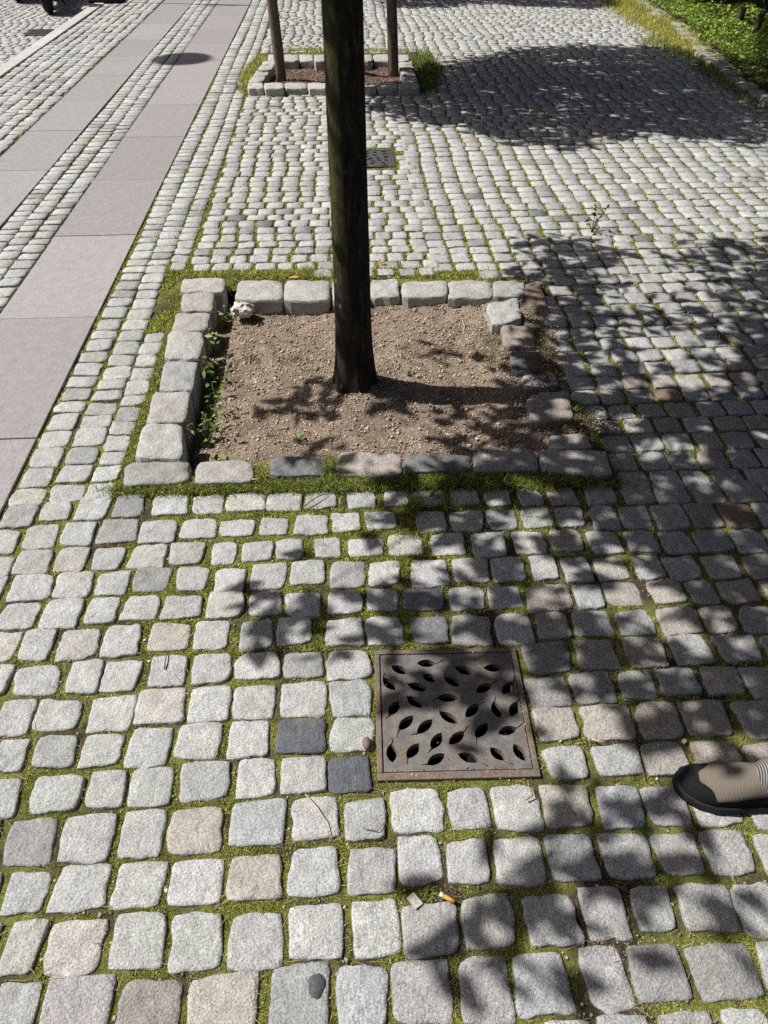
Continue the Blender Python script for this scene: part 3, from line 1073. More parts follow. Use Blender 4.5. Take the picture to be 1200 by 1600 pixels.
def blades(name, P, Z, length, width, lean, cols, mat, parent=None, seed=0, seg=2):
    r = np.random.default_rng(seed)
    N = len(P)
    a = r.uniform(0, 2 * math.pi, N)
    side = np.stack([np.cos(a), np.sin(a), np.zeros(N)], 1)
    b = r.uniform(0, 2 * math.pi, N)
    ld = np.stack([np.cos(b), np.sin(b), np.zeros(N)], 1)
    base_ = np.concatenate([P, Z[:, None]], 1)
    up = np.array([0, 0, 1.0])
    L, Wd, ln = length[:, None], width[:, None], lean[:, None]
    if seg == 1:
        V = np.stack([base_ - side * Wd / 2, base_ + side * Wd / 2, base_ + up * L * (1 - 0.4 * ln) + ld * L * ln], 1)
        T = np.array([(0, 1, 2)])
    else:
        mid = base_ + up * L * 0.6 + ld * L * ln * 0.35
        tip = base_ + up * L * (1 - 0.45 * ln) + ld * L * ln
        V = np.stack([base_ - side * Wd / 2, base_ + side * Wd / 2, mid + side * Wd * 0.35, mid - side * Wd * 0.35, tip], 1)
        T = np.array([(0, 1, 2), (0, 2, 3), (3, 2, 4)])
    k = V.shape[1]
    tr = (T[None] + (np.arange(N) * k)[:, None, None]).reshape(-1, 3)
    return tag(link(name, new_mesh(name, V.reshape(-1, 3), tr, mat, np.repeat(np.clip(cols, 0.004, 0.9), k, 0), smooth=False), parent), kind='stuff')


def green(N, r, yellow=0.3, dark=0.25, bright=1.0):
    c = np.array([0.15, 0.185, 0.034]) * r.uniform(0.55, 1.35, (N, 1))
    y = r.random(N) < yellow
    c[y] = np.array([0.30, 0.285, 0.075]) * r.uniform(0.6, 1.25, (y.sum(), 1))
    d = r.random(N) < dark
    c[d] = np.array([0.045, 0.065, 0.014]) * r.uniform(0.6, 1.3, (d.sum(), 1))
    b = r.random(N) < 0.06
    c[b] = np.array([0.20, 0.15, 0.085]) * r.uniform(0.5, 1.3, (b.sum(), 1))
    return c * bright


# moss: candidates spread so that the picture is covered evenly
r = np.random.default_rng(12)
N = 2600000
yy = r.uniform(0, 1, N)
Yc = 0.38 * (9.4 / 0.38) ** yy
Xc = r.uniform(-0.78, 0.95, N) * (0.55 + 0.55 * Yc)
P = np.stack([Xc, Yc], 1)
k = is_free(P)
P = P[k]
P = P[ground_only(P)]
pt = wave(P, 31, 1.1) + 0.8 * wave(P, 32, 4.5) + 0.5 * wave(P, 33, 14)
pxy = PIX(P)
bias = np.where(pxy[:, 1] < 420, 0.45, 0) + np.where((pxy[:, 0] > 830) & (pxy[:, 1] > 400), -0.5, 0.25) + np.where((pxy[:, 0] < 560) & (pxy[:, 1] > 900), 0.3, 0)
prob = 1 / (1 + np.exp(-3.8 * (pt + bias + 0.02)))
keep = r.random(len(P)) < np.clip(prob, 0.04, 1) * 0.95
P = P[keep][:330000]
sc_ = np.clip(P[:, 1] / 1.1, 0.75, 5.0)
N = len(P)
L_ = r.uniform(0.003, 0.0075, N) * np.minimum(sc_, 3) ** 0.35 * np.clip(1 + 0.55 * (wave(P, 35, 7) + wave(P, 36, 2.2)), 0.5, 2.3)
blades('joint_moss', P, np.where(P[:, 1] > 3.6, -0.0065, -0.0088), L_, r.uniform(0.0022, 0.0042, N) * np.minimum(sc_, 3.2), r.uniform(0.2, 1.1, N), green(N, r, 0.45, 0.08, 1.9), M_GRASS, pavement, 13, seg=1)

# bits of grit and straw in the joints
P = G(r.uniform(0, 1200, 30000), r.uniform(420, 1600, 30000))
P = P[is_free(P) & ground_only(P)]
P = P[r.random(len(P)) < 0.28]
sz = np.clip(r.lognormal(math.log(0.0020), 0.5, len(P)), 0.0009, 0.0065)
cc = np.array([0.30, 0.265, 0.21]) * r.uniform(0.3, 1.7, (len(P), 1))
crumbs('joint_grit', P, np.full(len(P), -0.0075) + sz * 0.5, sz, np.clip(cc, .02, .7), M_CRUMB, pavement, 14)


P = G(r.uniform(0, 1200, 16000), r.uniform(420, 1600, 16000))
P = P[is_free(P) & ground_only(P)][:1500]
N = len(P)
blades('joint_straw', P, np.full(N, -0.003), r.uniform(0.008, 0.03, N), r.uniform(0.001, 0.0022, N), r.uniform(1.4, 2.1, N), np.array([0.42, 0.34, 0.2]) * r.uniform(0.35, 1.2, (N, 1)), M_GRASS, pavement, 18, 1)


def scatter_line(pts, wpx, n, r):
    pts = np.array(pts, float)
    seg = r.integers(0, len(pts) - 1, n)
    f = r.random(n)
    q = pts[seg] * (1 - f)[:, None] + pts[seg + 1] * f[:, None]
    q = q + r.normal(0, 1, (n, 2)) * np.array(wpx)
    return G(q[:, 0], q[:, 1])


grass = []      # (P, Z, L, yellow, dark)


def put(P, l0, l1, yellow, dark, z=-0.009, clump=1):
    grass.append((P, np.full(len(P), z), r.uniform(l0, l1, len(P)), yellow, dark, clump))


put(scatter_line([(200, 767), (420, 763), (640, 758), (940, 758)], (30, 4.5), 15000, r), 0.015, 0.048, 0.15, 0.42, clump=0.6)
put(scatter_line([(195, 762), (420, 757), (640, 752), (950, 752)], (30, 6), 7000, r), 0.012, 0.040, 0.15, 0.45)
put(scatter_line([(420, 752), (640, 748), (900, 748)], (50, 4), 4200, r), 0.02, 0.05, 0.08, 0.5)
put(scatter_line([(288, 452), (262, 520), (240, 590), (214, 665), (192, 735)], (7, 8), 7500, r), 0.008, 0.026, 0.4, 0.2)
put(scatter_line([(330, 428), (430, 430), (520, 427)], (30, 4), 2600, r), 0.012, 0.04, 0.5, 0.1)
put(scatter_line([(585, 418), (640, 424), (770, 430)], (25, 5), 2600, r), 0.010, 0.034, 0.55, 0.1)
put(scatter_line([(824, 445), (832, 480), (846, 540), (872, 600)], (6, 10), 2600, r), 0.008, 0.028, 0.15, 0.45)
put(scatter_line([(915, 655), (938, 700), (964, 745)], (8, 12), 2600, r), 0.010, 0.032, 0.2, 0.45)
for x, y, rx, ry, n, l0, l1, ye in ((515, 742, 11, 9, 700, .03, .08, .15), (560, 760, 14, 6, 420, .03, .065, .2), (760, 758, 30, 6, 600, .03, .065, .12), (850, 755, 24, 6, 420, .03, .06, .2), (300, 765, 40, 6, 500, .02, .05, .3), (700, 750, 16, 5, 400, .03, .06, .12), (406, 742, 8, 6, 350, .03, .065, .75), (645, 792, 9, 10, 420, .03, .075, .6), (690, 783, 8, 8, 380, .025, .05, .15),
        (575, 818, 12, 8, 330, .015, .04, .45), (497, 853, 14, 7, 380, .015, .035, .35), (633, 882, 8, 6, 260, .02, .04, .15), (655, 838, 16, 8, 340, .015, .045, .45), (985, 885, 9, 6, 200, .02, .045, .15),
        (485, 425, 16, 6, 600, .02, .055, .3), (362, 438, 6, 7, 260, .02, .05, .35), (840, 808, 22, 6, 320, .02, .05, .15), (905, 640, 6, 7, 240, .02, .045, .1), (500, 1005, 10, 12, 320, .01, .025, .2), (440, 1003, 9, 5, 150, .01, .022, .2),
        (658, 1395, 12, 7, 360, .008, .02, .1), (345, 790, 50, 12, 700, .006, .02, .35), (500, 800, 90, 14, 1500, .008, .03, .5), (600, 830, 70, 12, 900, .008, .03, .5), (560, 870, 60, 8, 500, .008, .025, .4), (720, 790, 40, 8, 500, .012, .035, .3), (935, 1030, 14, 5, 160, .01, .02, .5), (930, 990, 14, 4, 160, .01, .022, .2), (770, 905, 50, 6, 420, .005, .014, .4)):
    put(G(r.normal(x, rx, n), r.normal(y, ry, n)), l0, l1, ye, 0.15)
# round the far pit and along the planted bed
put(scatter_line([(382, 142), (440, 144), (500, 141)], (10, 2.5), 2600, r), 0.02, 0.06, 0.5, 0.1)
put(scatter_line([(570, 140), (620, 142), (660, 139)], (12, 2.5), 2200, r), 0.02, 0.07, 0.2, 0.4)
put(scatter_line([(378, 132), (390, 112), (404, 95)], (4, 5), 1600, r), 0.02, 0.06, 0.6, 0.05)
put(scatter_line([(664, 132), (668, 112), (660, 92)], (9, 6), 3600, r), 0.03, 0.10, 0.15, 0.5)
put(scatter_line([(440, 79), (540, 80), (640, 80)], (20, 1.5), 1200, r), 0.02, 0.06, 0.5, 0.1)
put(scatter_line([(960, 2), (1000, 25), (1040, 50), (1085, 82)], (16, 5), 8500, r), 0.03, 0.09, 0.9, 0.03)
put(scatter_line([(985, 3), (1020, 22), (1066, 52), (1100, 88)], (8, 4), 5000, r), 0.03, 0.10, 0.5, 0.1)
put(scatter_line([(1085, 90), (1140, 125), (1200, 165)], (14, 8), 3000, r), 0.02, 0.08, 0.3, 0.4)
put(scatter_line([(1010, 68), (1040, 66), (1070, 90)], (10, 4), 900, r), 0.03, 0.09, 0.3, 0.3)
Pg = np.concatenate([g[0] for g in grass])
Lg = np.concatenate([g[2] for g in grass])
Cg = np.concatenate([green(len(g[0]), r, g[3], g[4], 1.7) for g in grass])
Zg = np.concatenate([g[1] for g in grass])
Fg = np.concatenate([np.full(len(g[0]), g[5] if g[5] != 1 else 0.10) for g in grass])
# keep blades out of the pit and off the tops of stones, mostly
nearz = Pg[:, 1] < 6.0
onstone = nearz & ~is_free(np.where(nearz[:, None], Pg, 0))
inpit = inside_many(Pg, [tuple(q) for q in PIT1])
kp = ~inpit & (~onstone | (r.random(len(Pg)) < Fg))
Pg, Lg, Cg, Zg = Pg[kp], Lg[kp], Cg[kp], Zg[kp]
wd = np.clip(0.0011 + 0.0006 * Pg[:, 1], 0.0016, 0.006) * r.uniform(0.7, 1.3, len(Pg))
tag(blades('grass', Pg, Zg, Lg, wd, r.uniform(0.15, 1.2, len(Pg)), Cg, M_GRASS, None, 15, 2),
    'short green and yellowed grass growing round the tree pits and bed edge', 'grass', kind='stuff')
# thin grass on the soil
Ps = np.concatenate([G(r.normal(x, rx, n), r.normal(y, ry, n), -0.02) for x, y, rx, ry, n in ((772, 530, 14, 8, 260), (762, 558, 10, 6, 200), (800, 575, 14, 10, 260), (705, 472, 12, 4, 220), (400, 482, 10, 8, 160), (385, 550, 12, 4, 120), (455, 550, 14, 4, 110), (480, 640, 12, 5, 60), (425, 632, 8, 5, 60))])
N = len(Ps)
tag(blades('pit_grass', Ps, soil_z(Ps) - 0.002, r.uniform(0.01, 0.032, N), r.uniform(.0018, .0035, N), r.uniform(0.2, 1.1, N), green(N, r, 0.2, 0.25), M_GRASS, None, 16, 2),
    'sparse grass shoots coming up through the brown pit soil', 'grass', kind='stuff')


# weeds along the inside of the left blocks and on the soil
WEEDS = [((348, 545), .12, 14, 'small leafy weed rooted beside the pale rounded left block'), ((340, 592), .13, 16, 'leafy weed beside the dark stained block of the left edge'), ((330, 645), .11, 16, 'bushy green weed in the shaded gutter near the front corner'),
         ((318, 690), .13, 26, 'largest trailing weed in the front left corner of the pit'), ((352, 500), .10, 18, 'dark green weed just in front of the crumpled paper'), ((344, 718), .05, 9, 'low broad leaved weed against the inner side of the front blocks'),
         ((332, 665), .10, 14, 'spreading weed between the bushy weed and the front corner one'), ((336, 620), .09, 14, 'short weed in the gutter beside the middle left block'), ((352, 575), .07, 10, 'small weed at the soil edge near a white chip'),
         ((466, 692), .04, 7, 'tiny pale leaved seedling near the front of the soil'), ((640, 595), .035, 6, 'tiny green seedling right of the trunk foot')]
for (x, y), hgt, nl, lab in WEEDS:
    g = G(x, y, -0.05)
    z0 = float(soil_z(g[None])[0])
    e = empty('weed', (g[0], g[1], z0), lab, 'weed', 'weeds in the near tree pit')
    st = MB()
    pts = []
    for k in range(max(2, nl // 5)):
        a = r.uniform(0, 6.28)
        tip = Vector((math.cos(a) * hgt * 0.45, math.sin(a) * hgt * 0.45, hgt * r.uniform(0.6, 1)))
        st.tube([(0, 0, -0.01), tip * 0.5 + Vector((0, 0, hgt * .12)), tip], [0.0022, 0.0018, 0.001], 5)
        for q in np.linspace(0.35, 1.0, max(2, nl // max(2, nl // 5))):
            p_ = tip * q + Vector((0, 0, hgt * .24 * q * (1 - q))) + Vector(r.normal(0, hgt * 0.10, 3))
            pts.append(tuple(p_))
    st.build('stem', M_LEAF, e, (0.10, 0.14, 0.04))
    pts = np.array(pts)
    pts[:, 2] = np.maximum(pts[:, 2], 0.008)
    n_ = len(pts)
    v, t, c = leaf_cloud(pts, r.uniform(0.018, 0.04, n_) * (0.6 + hgt * 3.5), np.array([0.145, 0.225, 0.055]) * r.uniform(0.5, 1.4, (n_, 1)), r, 0.9)
    link('foliage', new_mesh('foliage', v, t, M_LEAF, c, False), e)

# ------------------------------------------------------------------ drain covers
HOLES = [((203,202),(310,250),None),((365,185),(485,187),(540,165)),((600,205),(712,255),(770,268)),((780,215),(905,215),None),((150,275),(235,355),(155,235)),((400,255),(490,300),(365,240)),
 ((535,270),(640,330),(525,238)),((305,315),(435,352),(280,296)),((735,370),(830,312),(868,292)),((900,378),(970,298),(975,262)),((300,392),(405,462),(445,487)),((490,402),(625,402),(455,420)),
 ((192,515),(250,420),(165,535)),((842,425),(884,528),(848,388)),((952,518),(996,422),(992,395)),((670,525),(750,437),(795,430)),((503,487),(625,563),(495,452)),((250,605),(342,512),(240,648)),
 ((366,628),(462,535),(322,636)),((730,655),(808,555),(740,690)),((872,625),(990,588),(1037,560)),((565,695),(662,610),(690,575)),((455,725),(520,618),(433,748)),((200,690),(214,808),(207,648)),
 ((302,782),(378,685),(303,818)),((428,822),(540,750),(382,820)),((620,752),(755,800),(808,832)),((822,712),(915,795),(965,820)),((970,688),(1042,798),None)]


def leaf_drain(label):
    root = empty('drain_cover', (gc[0], gc[1], 0), label, 'drain cover', 'cast iron leaf pattern drain covers', rz=GANG)

    def loc(p):
        d = p - gc
        return np.array([d @ gx, d @ gy])
    hs = gside / 2
    fw = 0.013
    # frame: four butted bars
    fr = MB()
    for lo, hi in (((-hs, -hs), (hs, -hs + fw + .006)), ((-hs, hs - fw), (hs, hs)), ((-hs, -hs + fw + .006), (-hs + fw, hs - fw)), ((hs - fw, -hs + fw + .006), (hs, hs - fw))):
        fr.box((lo[0], lo[1], -0.09), (hi[0], hi[1], 0.003))
    fr.build('frame', M_RUST, root, smooth=False, bevel=0.002)
    # plate with leaf shaped holes
    pl = hs - fw - 0.0025
    outer = [(-pl, -pl + .006), (pl, -pl + .006), (pl, pl), (-pl, pl)]
    holes, stems = [], []
    for a, b, s_ in HOLES:
        A, B = loc(CG(*a)), loc(CG(*b))
        d = B - A
        L = np.linalg.norm(d)
        d = d / L
        nn = np.array([-d[1], d[0]])
        wv = 0.0125
        q = []
        for k in range(7):
            u = k / 6
            q.append(A + d * L * u + nn * wv * math.sin(math.pi * u) ** 0.75)
        for k in range(5, 0, -1):
            u = k / 6
            q.append(A + d * L * u - nn * wv * math.sin(math.pi * u) ** 0.75)
        q = [np.clip(x, -pl + .004, pl - .004) for x in q]
        holes.append([tuple(x) for x in q])
        if s_:
            S = loc(CG(*s_))
            tipp = A if np.linalg.norm(S - A) < np.linalg.norm(S - B) else B
            far = B if tipp is A else A
            stems.append((tipp, S, far, nn))
    vs, es = [], []
    for poly in [outer] + holes:
        b = len(vs)
        vs += [Vector(p) for p in poly]
        es += [(b + i, b + (i + 1) % len(poly)) for i in range(len(poly))]
    rr = delaunay_2d_cdt(vs, es, [], 0, 1e-7)
    V = np.array([tuple(v) for v in rr[0]])
    T = [list(f) for f in rr[2] if not any(inside(V[list(f)].mean(0), h) for h in holes)]
    n0 = len(V)
    top, th_ = 0.0005, 0.016
    verts = np.concatenate([np.c_[V, np.full(n0, top)], np.c_[V, np.full(n0, top - th_)]])
    cnt = {}
    for f in T:
        for i in range(3):
            e = (f[i], f[(i + 1) % 3])
            cnt[e] = 1
    walls = [(a + n0, b + n0, b, a) for (a, b) in cnt if (b, a) not in cnt]
    faces = T + [[x + n0 for x in reversed(f)] for f in T] + [list(reversed(wl)) for wl in walls]
    me = bpy.data.meshes.new('cover_plate')
    me.from_pydata(verts.tolist(), [], faces)
    me.materials.append(M_IRON)
    me.validate()
    plate = link('cover_plate', me, root)
    # raised leaf stems and rims cast on the plate
    for tipp, S, far, nn in stems:
        m = MB()
        mid = tipp + (S - tipp) * 0.5 + nn * 0.002
        z = top + 0.0008
        m.tube([(*(tipp + (far - tipp) * 0.04), z), (*mid, z + .0006), (*S, z - .001)], [0.0024, 0.002, 0.0012], 6)
        m.build('raised_stem', M_RUST, plate)
    sh = MB()
    h2 = hs - 0.0015
    v = [(-h2, -h2, -0.02), (h2, -h2, -0.02), (h2, h2, -0.02), (-h2, h2, -0.02), (-h2, -h2, -0.3), (h2, -h2, -0.3), (h2, h2, -0.3), (-h2, h2, -0.3)]
    sh.add(v, [(0, 1, 5, 4), (1, 2, 6, 5), (2, 3, 7, 6), (3, 0, 4, 7), (4, 5, 6, 7)])
    sh.build('shaft', M_DARK, root, smooth=False)
    return root


drain = leaf_drain('rusty square iron drain cover with leaf shaped holes, nearest, among the cobbles')
drain2 = copy_tree(drain)
drain2.location = (g2c[0], g2c[1], 0.002)
drain2.rotation_euler[2] = ANG + math.pi / 2
for ch in drain2.children:
    if ch.name.split('.')[0] in ('cover_plate', 'frame'):
        ch.data = ch.data.copy()
        ch.data.materials[0] = M_IRON2
drain2['label'] = 'smaller looking grey drain cover half hidden behind the trunk, farther off'
P = np.concatenate([gc + np.stack([rng.uniform(-.17, .17, 160), np.where(rng.random(160) < .5, -.172, .176) + rng.normal(0, .006, 160)], 1), gc + rng.uniform(-.175, .175, (60, 2)), gc + np.stack([.176 + rng.normal(0, .006, 160), rng.uniform(-.17, .17, 160)], 1)])
Pd = np.stack([(P - gc)[:, 0], (P - gc)[:, 1]], 1)
sz = np.clip(rng.lognormal(math.log(0.0016), 0.45, len(P)), .0008, .005)
crumbs('debris', Pd, np.full(len(P), 0.002), sz, np.array([0.27, 0.22, 0.15]) * rng.uniform(.3, 1.6, (len(P), 1)), M_CRUMB, drain, 9)
d3 = empty('drain_grate', (d3c[0], d3c[1], -0.072), 'dark slotted gully grate in the road beside the pale kerb', 'drain grate', rz=ANG)
m = MB()
for lo, hi in (((-.17, -.2), (.17, -.175)), ((-.17, .175), (.17, .2)), ((-.17, -.175), (-.145, .175)), ((.145, -.175), (.17, .175))):
    m.box((*lo, -.08), (*hi, 0.002))
m.build('frame', M_IRON2, d3, smooth=False)
for k in range(8):
    y = -0.165 + k * 0.0435
    MB().box((-.145, y, -.03), (.145, y + 0.022, 0)).build('bar', M_IRON2, d3, smooth=False)
m = MB()
m.add([(-.16, -.19, -.03), (.16, -.19, -.03), (.16, .19, -.03), (-.16, .19, -.03), (-.16, -.19, -.3), (.16, -.19, -.3), (.16, .19, -.3), (-.16, .19, -.3)],
      [(0, 1, 5, 4), (1, 2, 6, 5), (2, 3, 7, 6), (3, 0, 4, 7), (4, 5, 6, 7)])
m.build('shaft', M_DARK, d3, smooth=False)

# ------------------------------------------------------------------ trees
SHIFT = np.array([-math.cos(SUN_A), -math.sin(SUN_A)]) / math.tan(SUN_EL)     # per metre of height, from shadow back to leaf


def ell(px, py, items):
    """darkness asked for at a photo pixel; later items win"""
    D = np.zeros(len(px))
    for cx, cy, rx, ry, d in items:
        q = ((px - cx) / rx) ** 2 + ((py - cy) / ry) ** 2
        D = np.where(q < 1, d, D)
    return D


NEAR_SHADE = [
 # dappled field on the right
 (880, 410, 110, 34, .72), (1000, 500, 150, 60, .55), (1150, 410, 60, 35, .7), (1180, 480, 60, 60, .5), (1090, 580, 170, 110, .54), (930, 470, 70, 30, .7), (880, 560, 40, 70, .6),
 (1080, 690, 160, 80, .62), (1060, 800, 200, 80, .74), (920, 760, 110, 60, .78), (1080, 930, 170, 90, .66), (900, 880, 110, 50, .6), (940, 1000, 120, 40, .75), (1080, 1060, 150, 60, .66), (900, 1080, 80, 70, .66), (920, 1160, 90, 40, .5), (1120, 1150, 100, 50, .6),
 # soil and front blocks
 (485, 606, 34, 9, .85), (670, 545, 60, 14, .55), (840, 520, 36, 14, .55), (830, 565, 40, 20, .75), (600, 642, 48, 18, .85), (560, 690, 75, 20, .85), (690, 640, 55, 12, .75), (790, 640, 60, 16, .85), (790, 690, 95, 18, .8), (430, 695, 45, 8, .5), (265, 728, 30, 6, .55), (465, 728, 50, 14, .7), (690, 722, 50, 14, .7), (800, 760, 190, 26, .85), (640, 770, 80, 18, .6),
 (540, 790, 60, 10, .35),
 # outlying sprays in front of the pit
 (480, 905, 42, 20, .85), (440, 945, 50, 18, .85), (530, 945, 40, 14, .6), (520, 972, 60, 10, .7), (560, 890, 36, 16, .8), (510, 845, 30, 14, .6), (640, 945, 42, 16, .85), (690, 975, 90, 34, .8), (800, 970, 40, 30, .8), (740, 900, 60, 14, .2), (780, 850, 80, 20, .65), (850, 900, 50, 24, .7), (690, 815, 40, 14, .55), (800, 800, 90, 20, .7),
 # drain cover
 (720, 1068, 110, 22, .9), (800, 1045, 40, 32, .85), (600, 1075, 16, 14, .6), (790, 1105, 50, 28, .6),
 # foreground
 (1000, 1325, 90, 34, .85), (1110, 1340, 90, 46, .8), (900, 1275, 60, 24, .3), (1060, 1275, 50, 20, .6), (760, 1378, 75, 22, .92), (760, 1430, 60, 40, .75), (890, 1405, 80, 40, .7), (980, 1430, 60, 50, .4), (1100, 1420, 90, 30, .35), (900, 1374, 190, 14, .93), (1120, 1384, 90, 12, .85), (1000, 1545, 70, 34, .55), (900, 1500, 60, 30, .25), (1120, 1520, 70, 40, .4), (880, 1598, 120, 20, .75), (1090, 1595, 110, 18, .7), (740, 1340, 30, 16, .75),
 # lit patches
 (952, 832, 30, 16, .05), (1040, 925, 32, 12, .05), (850, 888, 34, 12, .05), (1060, 1000, 40, 10, .1), (900, 610, 26, 10, .05), (690, 905, 60, 12, .02), (790, 890, 34, 14, .05), (1080, 640, 36, 8, .1), (960, 590, 30, 8, .1), (1130, 560, 40, 8, .1), (1000, 455, 40, 8, .1), (880, 520, 22, 7, .1), (1110, 490, 36, 7, .1), (940, 1175, 60, 14, .12), (1020, 1120, 34, 16, .12), (960, 1100, 26, 12, .2), (1090, 985, 34, 9, .1), (730, 1110, 60, 30, .08), (640, 1130, 60, 60, .0), (1040, 540, 34, 8, .1), (1160, 660, 36, 9, .1), (850, 690, 22, 8, .1), (870, 720, 40, 10, .2), (640, 700, 30, 12, .05), (720, 662, 40, 6, .1), (1165, 760, 26, 10, .1), (1040, 740, 30, 9, .1), (1120, 870, 34, 10, .1), (980, 680, 30, 8, .1), (1060, 1180, 36, 14, .1), (682, 1402, 40, 16, .0)]

FAR_SHADE_POLY = [(552, 166), (600, 146), (655, 120), (700, 100), (770, 86), (830, 74), (930, 72), (1020, 74), (1080, 92), (1130, 105), (1230, 150), (1230, 232), (1120, 215), (1000, 203), (930, 222), (880, 230), (800, 214), (740, 200), (640, 186)]
FAR_HOLES = [(862, 99, 16, 5, .1), (884, 155, 22, 4, .1), (850, 175, 20, 3, .15), (800, 165, 14, 3, .3), (985, 112, 18, 3, .25), (1030, 130, 20, 3, .4), (960, 180, 30, 4, .45)]


def crown_points(trunk, centre, radius, density, seed, area_m2=0.022, lo=1.85, boost=1.25):
    """cluster centres in a crown, placed so that their shadows give the wanted density"""
    r = np.random.default_rng(seed)
    centre = np.array(centre)
    shadow_c = centre[:2] - SHIFT * centre[2]
    n = int((2 * radius * 1.25) ** 2 * 170 * 1.25)
    S = shadow_c + r.uniform(-radius * 1.25, radius * 1.25, (n, 2)) * np.array([1.15, 1])
    px = PIX(S)
    D = density(px[:, 0], px[:, 1], S)
    need = -np.log(1 - np.clip(D, 0, 0.97)) / area_m2 * boost
    p = need / (n / ((2 * radius * 1.25) ** 2 * 1.15))
    S = S[r.random(n) < p]
    n = len(S)
    k = np.array([SHIFT[0], SHIFT[1], 1.0])
    S3 = np.c_[S, np.zeros(n)]
    zc = ((centre - S3) @ k) / (k @ k)
    d = np.linalg.norm(S3 + zc[:, None] * k - centre, axis=1)
    room = np.sqrt(np.clip(radius ** 2 - d ** 2, 0.05, None)) * np.linalg.norm(k) ** -1
    z = np.clip(zc + r.uniform(-0.8, 0.8, n) * room, lo, None)
    return S3 + z[:, None] * k


def make_tree(trunk_xy, base_z, r0, r1, height, C, seed, label, leaf=0.075, per=7, spread=0.062):
    r = np.random.default_rng(seed)
    tx, ty = trunk_xy
    root = empty('tree', (tx, ty, base_z), label, 'tree', 'trees in the row of pits')
    # stem
    nseg, n = 44, 40
    v, f = [], []
    for i in range(nseg + 1):
        z = height * (i / nseg) ** 1.25 - 0.06
        zz = max(z, 0)
        rad = r1 + (r0 - r1) * math.exp(-zz / 0.9) * 0.55 + (r0 - r1) * 0.75 * math.exp(-zz / 0.10)
        rad *= 1 - 0.25 * max(0, z - 1.4) / max(0.1, height - 1.4)
        cx, cy = 0.0025 * math.sin(z * 1.7) - 0.0045 * zz, 0.008 * math.sin(z * 1.2 + 2)
        for k in range(n):
            a = 2 * math.pi * k / n
            flute = 1 + 0.10 * math.exp(-zz / 0.12) * math.sin(a * 5 + seed) + 0.018 * math.sin(a * 3 + z * 2.1) + 0.012 * math.sin(a * 9 + z * 5) + r.normal(0, 0.004)
            v.append((cx + rad * flute * math.cos(a), cy + rad * flute * math.sin(a), z))
    for i in range(nseg):
        for k in range(n):
            k2 = (k + 1) % n
            f.append((i * n + k, i * n + k2, (i + 1) * n + k2, (i + 1) * n + k))
    f.append(tuple(range(nseg * n, nseg * n + n)))
    m = MB().add(v, f)
    m.build('trunk', M_BARK, root)
    # limbs to groups of clusters
    base3 = np.array([tx, ty, base_z])
    C = C - base3
    ng = 26
    seeds = C[r.choice(len(C), ng, replace=False)]
    lab = np.argmin(((C[:, None] - seeds[None]) ** 2).sum(2), 1)
    limb = MB()
    for g in range(ng):
        q = C[lab == g]
        if not len(q):
            continue
        e = q.mean(0)
        z0 = float(np.clip(e[2] - 0.9 - 0.5 * np.hypot(e[0], e[1]), 1.75, height - 0.05))
        a = np.array([0, 0, z0])
        mid = a * 0.5 + e * 0.5 + np.array([0, 0, 0.15]) + r.normal(0, .06, 3)
        limb.tube([a, a * .75 + mid * .25 + np.array([0, 0, .06]), mid, e], [0.026, 0.021, 0.014, 0.005], 6)
        for j in r.choice(len(q), min(len(q), 7), replace=False):
            limb.tube([mid * 0.3 + e * 0.7, (mid * .15 + e * .35 + q[j] * .5) + np.array([0, 0, .04]), q[j]], [0.007, 0.005, 0.002], 4)
    limb.build('limbs', M_BARK, root)
    N = len(C)
    P3 = np.repeat(C, per, 0) + r.normal(0, spread, (N * per, 3)) * np.array([1, 1, 0.8])
    cols = np.array([0.05, 0.085, 0.02]) * r.uniform(0.6, 1.5, (len(P3), 1))
    vv, tt, cc = leaf_cloud(P3, leaf * r.uniform(0.7, 1.25, len(P3)), cols, r, 0.6)
    link('crown', new_mesh('crown', vv, tt, M_LEAF, cc, False), root)
    return root


def in_frame(px, py, m=25):
    return (px > -m) & (px < 1200 + m) & (py > -m) & (py < 1600 + m)


T1 = (-0.117, 2.635)
T2 = tuple(G(534, 112))
T3 = (T2[0] - 0.33, T2[1] + 5.5)
c1 = (T1[0], T1[1], 3.05)


def dens1(px, py, S):
    d = ell(px, py, NEAR_SHADE)
    out = ~in_frame(px, py, 0)
    rr = np.hypot(S[:, 0] - (c1[0] - SHIFT[0] * c1[2]), S[:, 1] - (c1[1] - SHIFT[1] * c1[2]))
    return np.where(out, np.where((rr < 1.8) & (S[:, 0] > 0.45), 0.72, 0.0), d)


def dens2(px, py, S):
    ins = inside_many(np.stack([px, py], 1), FAR_SHADE_POLY)
    d = np.where(ins, 0.89, 0)
    h_ = ell(px, py, [(a, b, c, e, 1 - g) for a, b, c, e, g in FAR_HOLES])
    d = np.where(h_ > 0, 1 - h_, d) * ins
    d = np.where(in_frame(px, py, 0), d, np.where(S[:, 0] > 3.0, 0.8, 0))
    return d


c2 = (T2[0], T2[1] - 0.25, 3.0)
c3 = (T3[0], T3[1], 3.0)


def dens3(px, py, S):
    ok = ((py < 9 + 3 * np.sin(px / 45.0)) & (px > 610) & (px < 950)) | (py < -1)
    return np.where(ok, 0.85, 0.0)


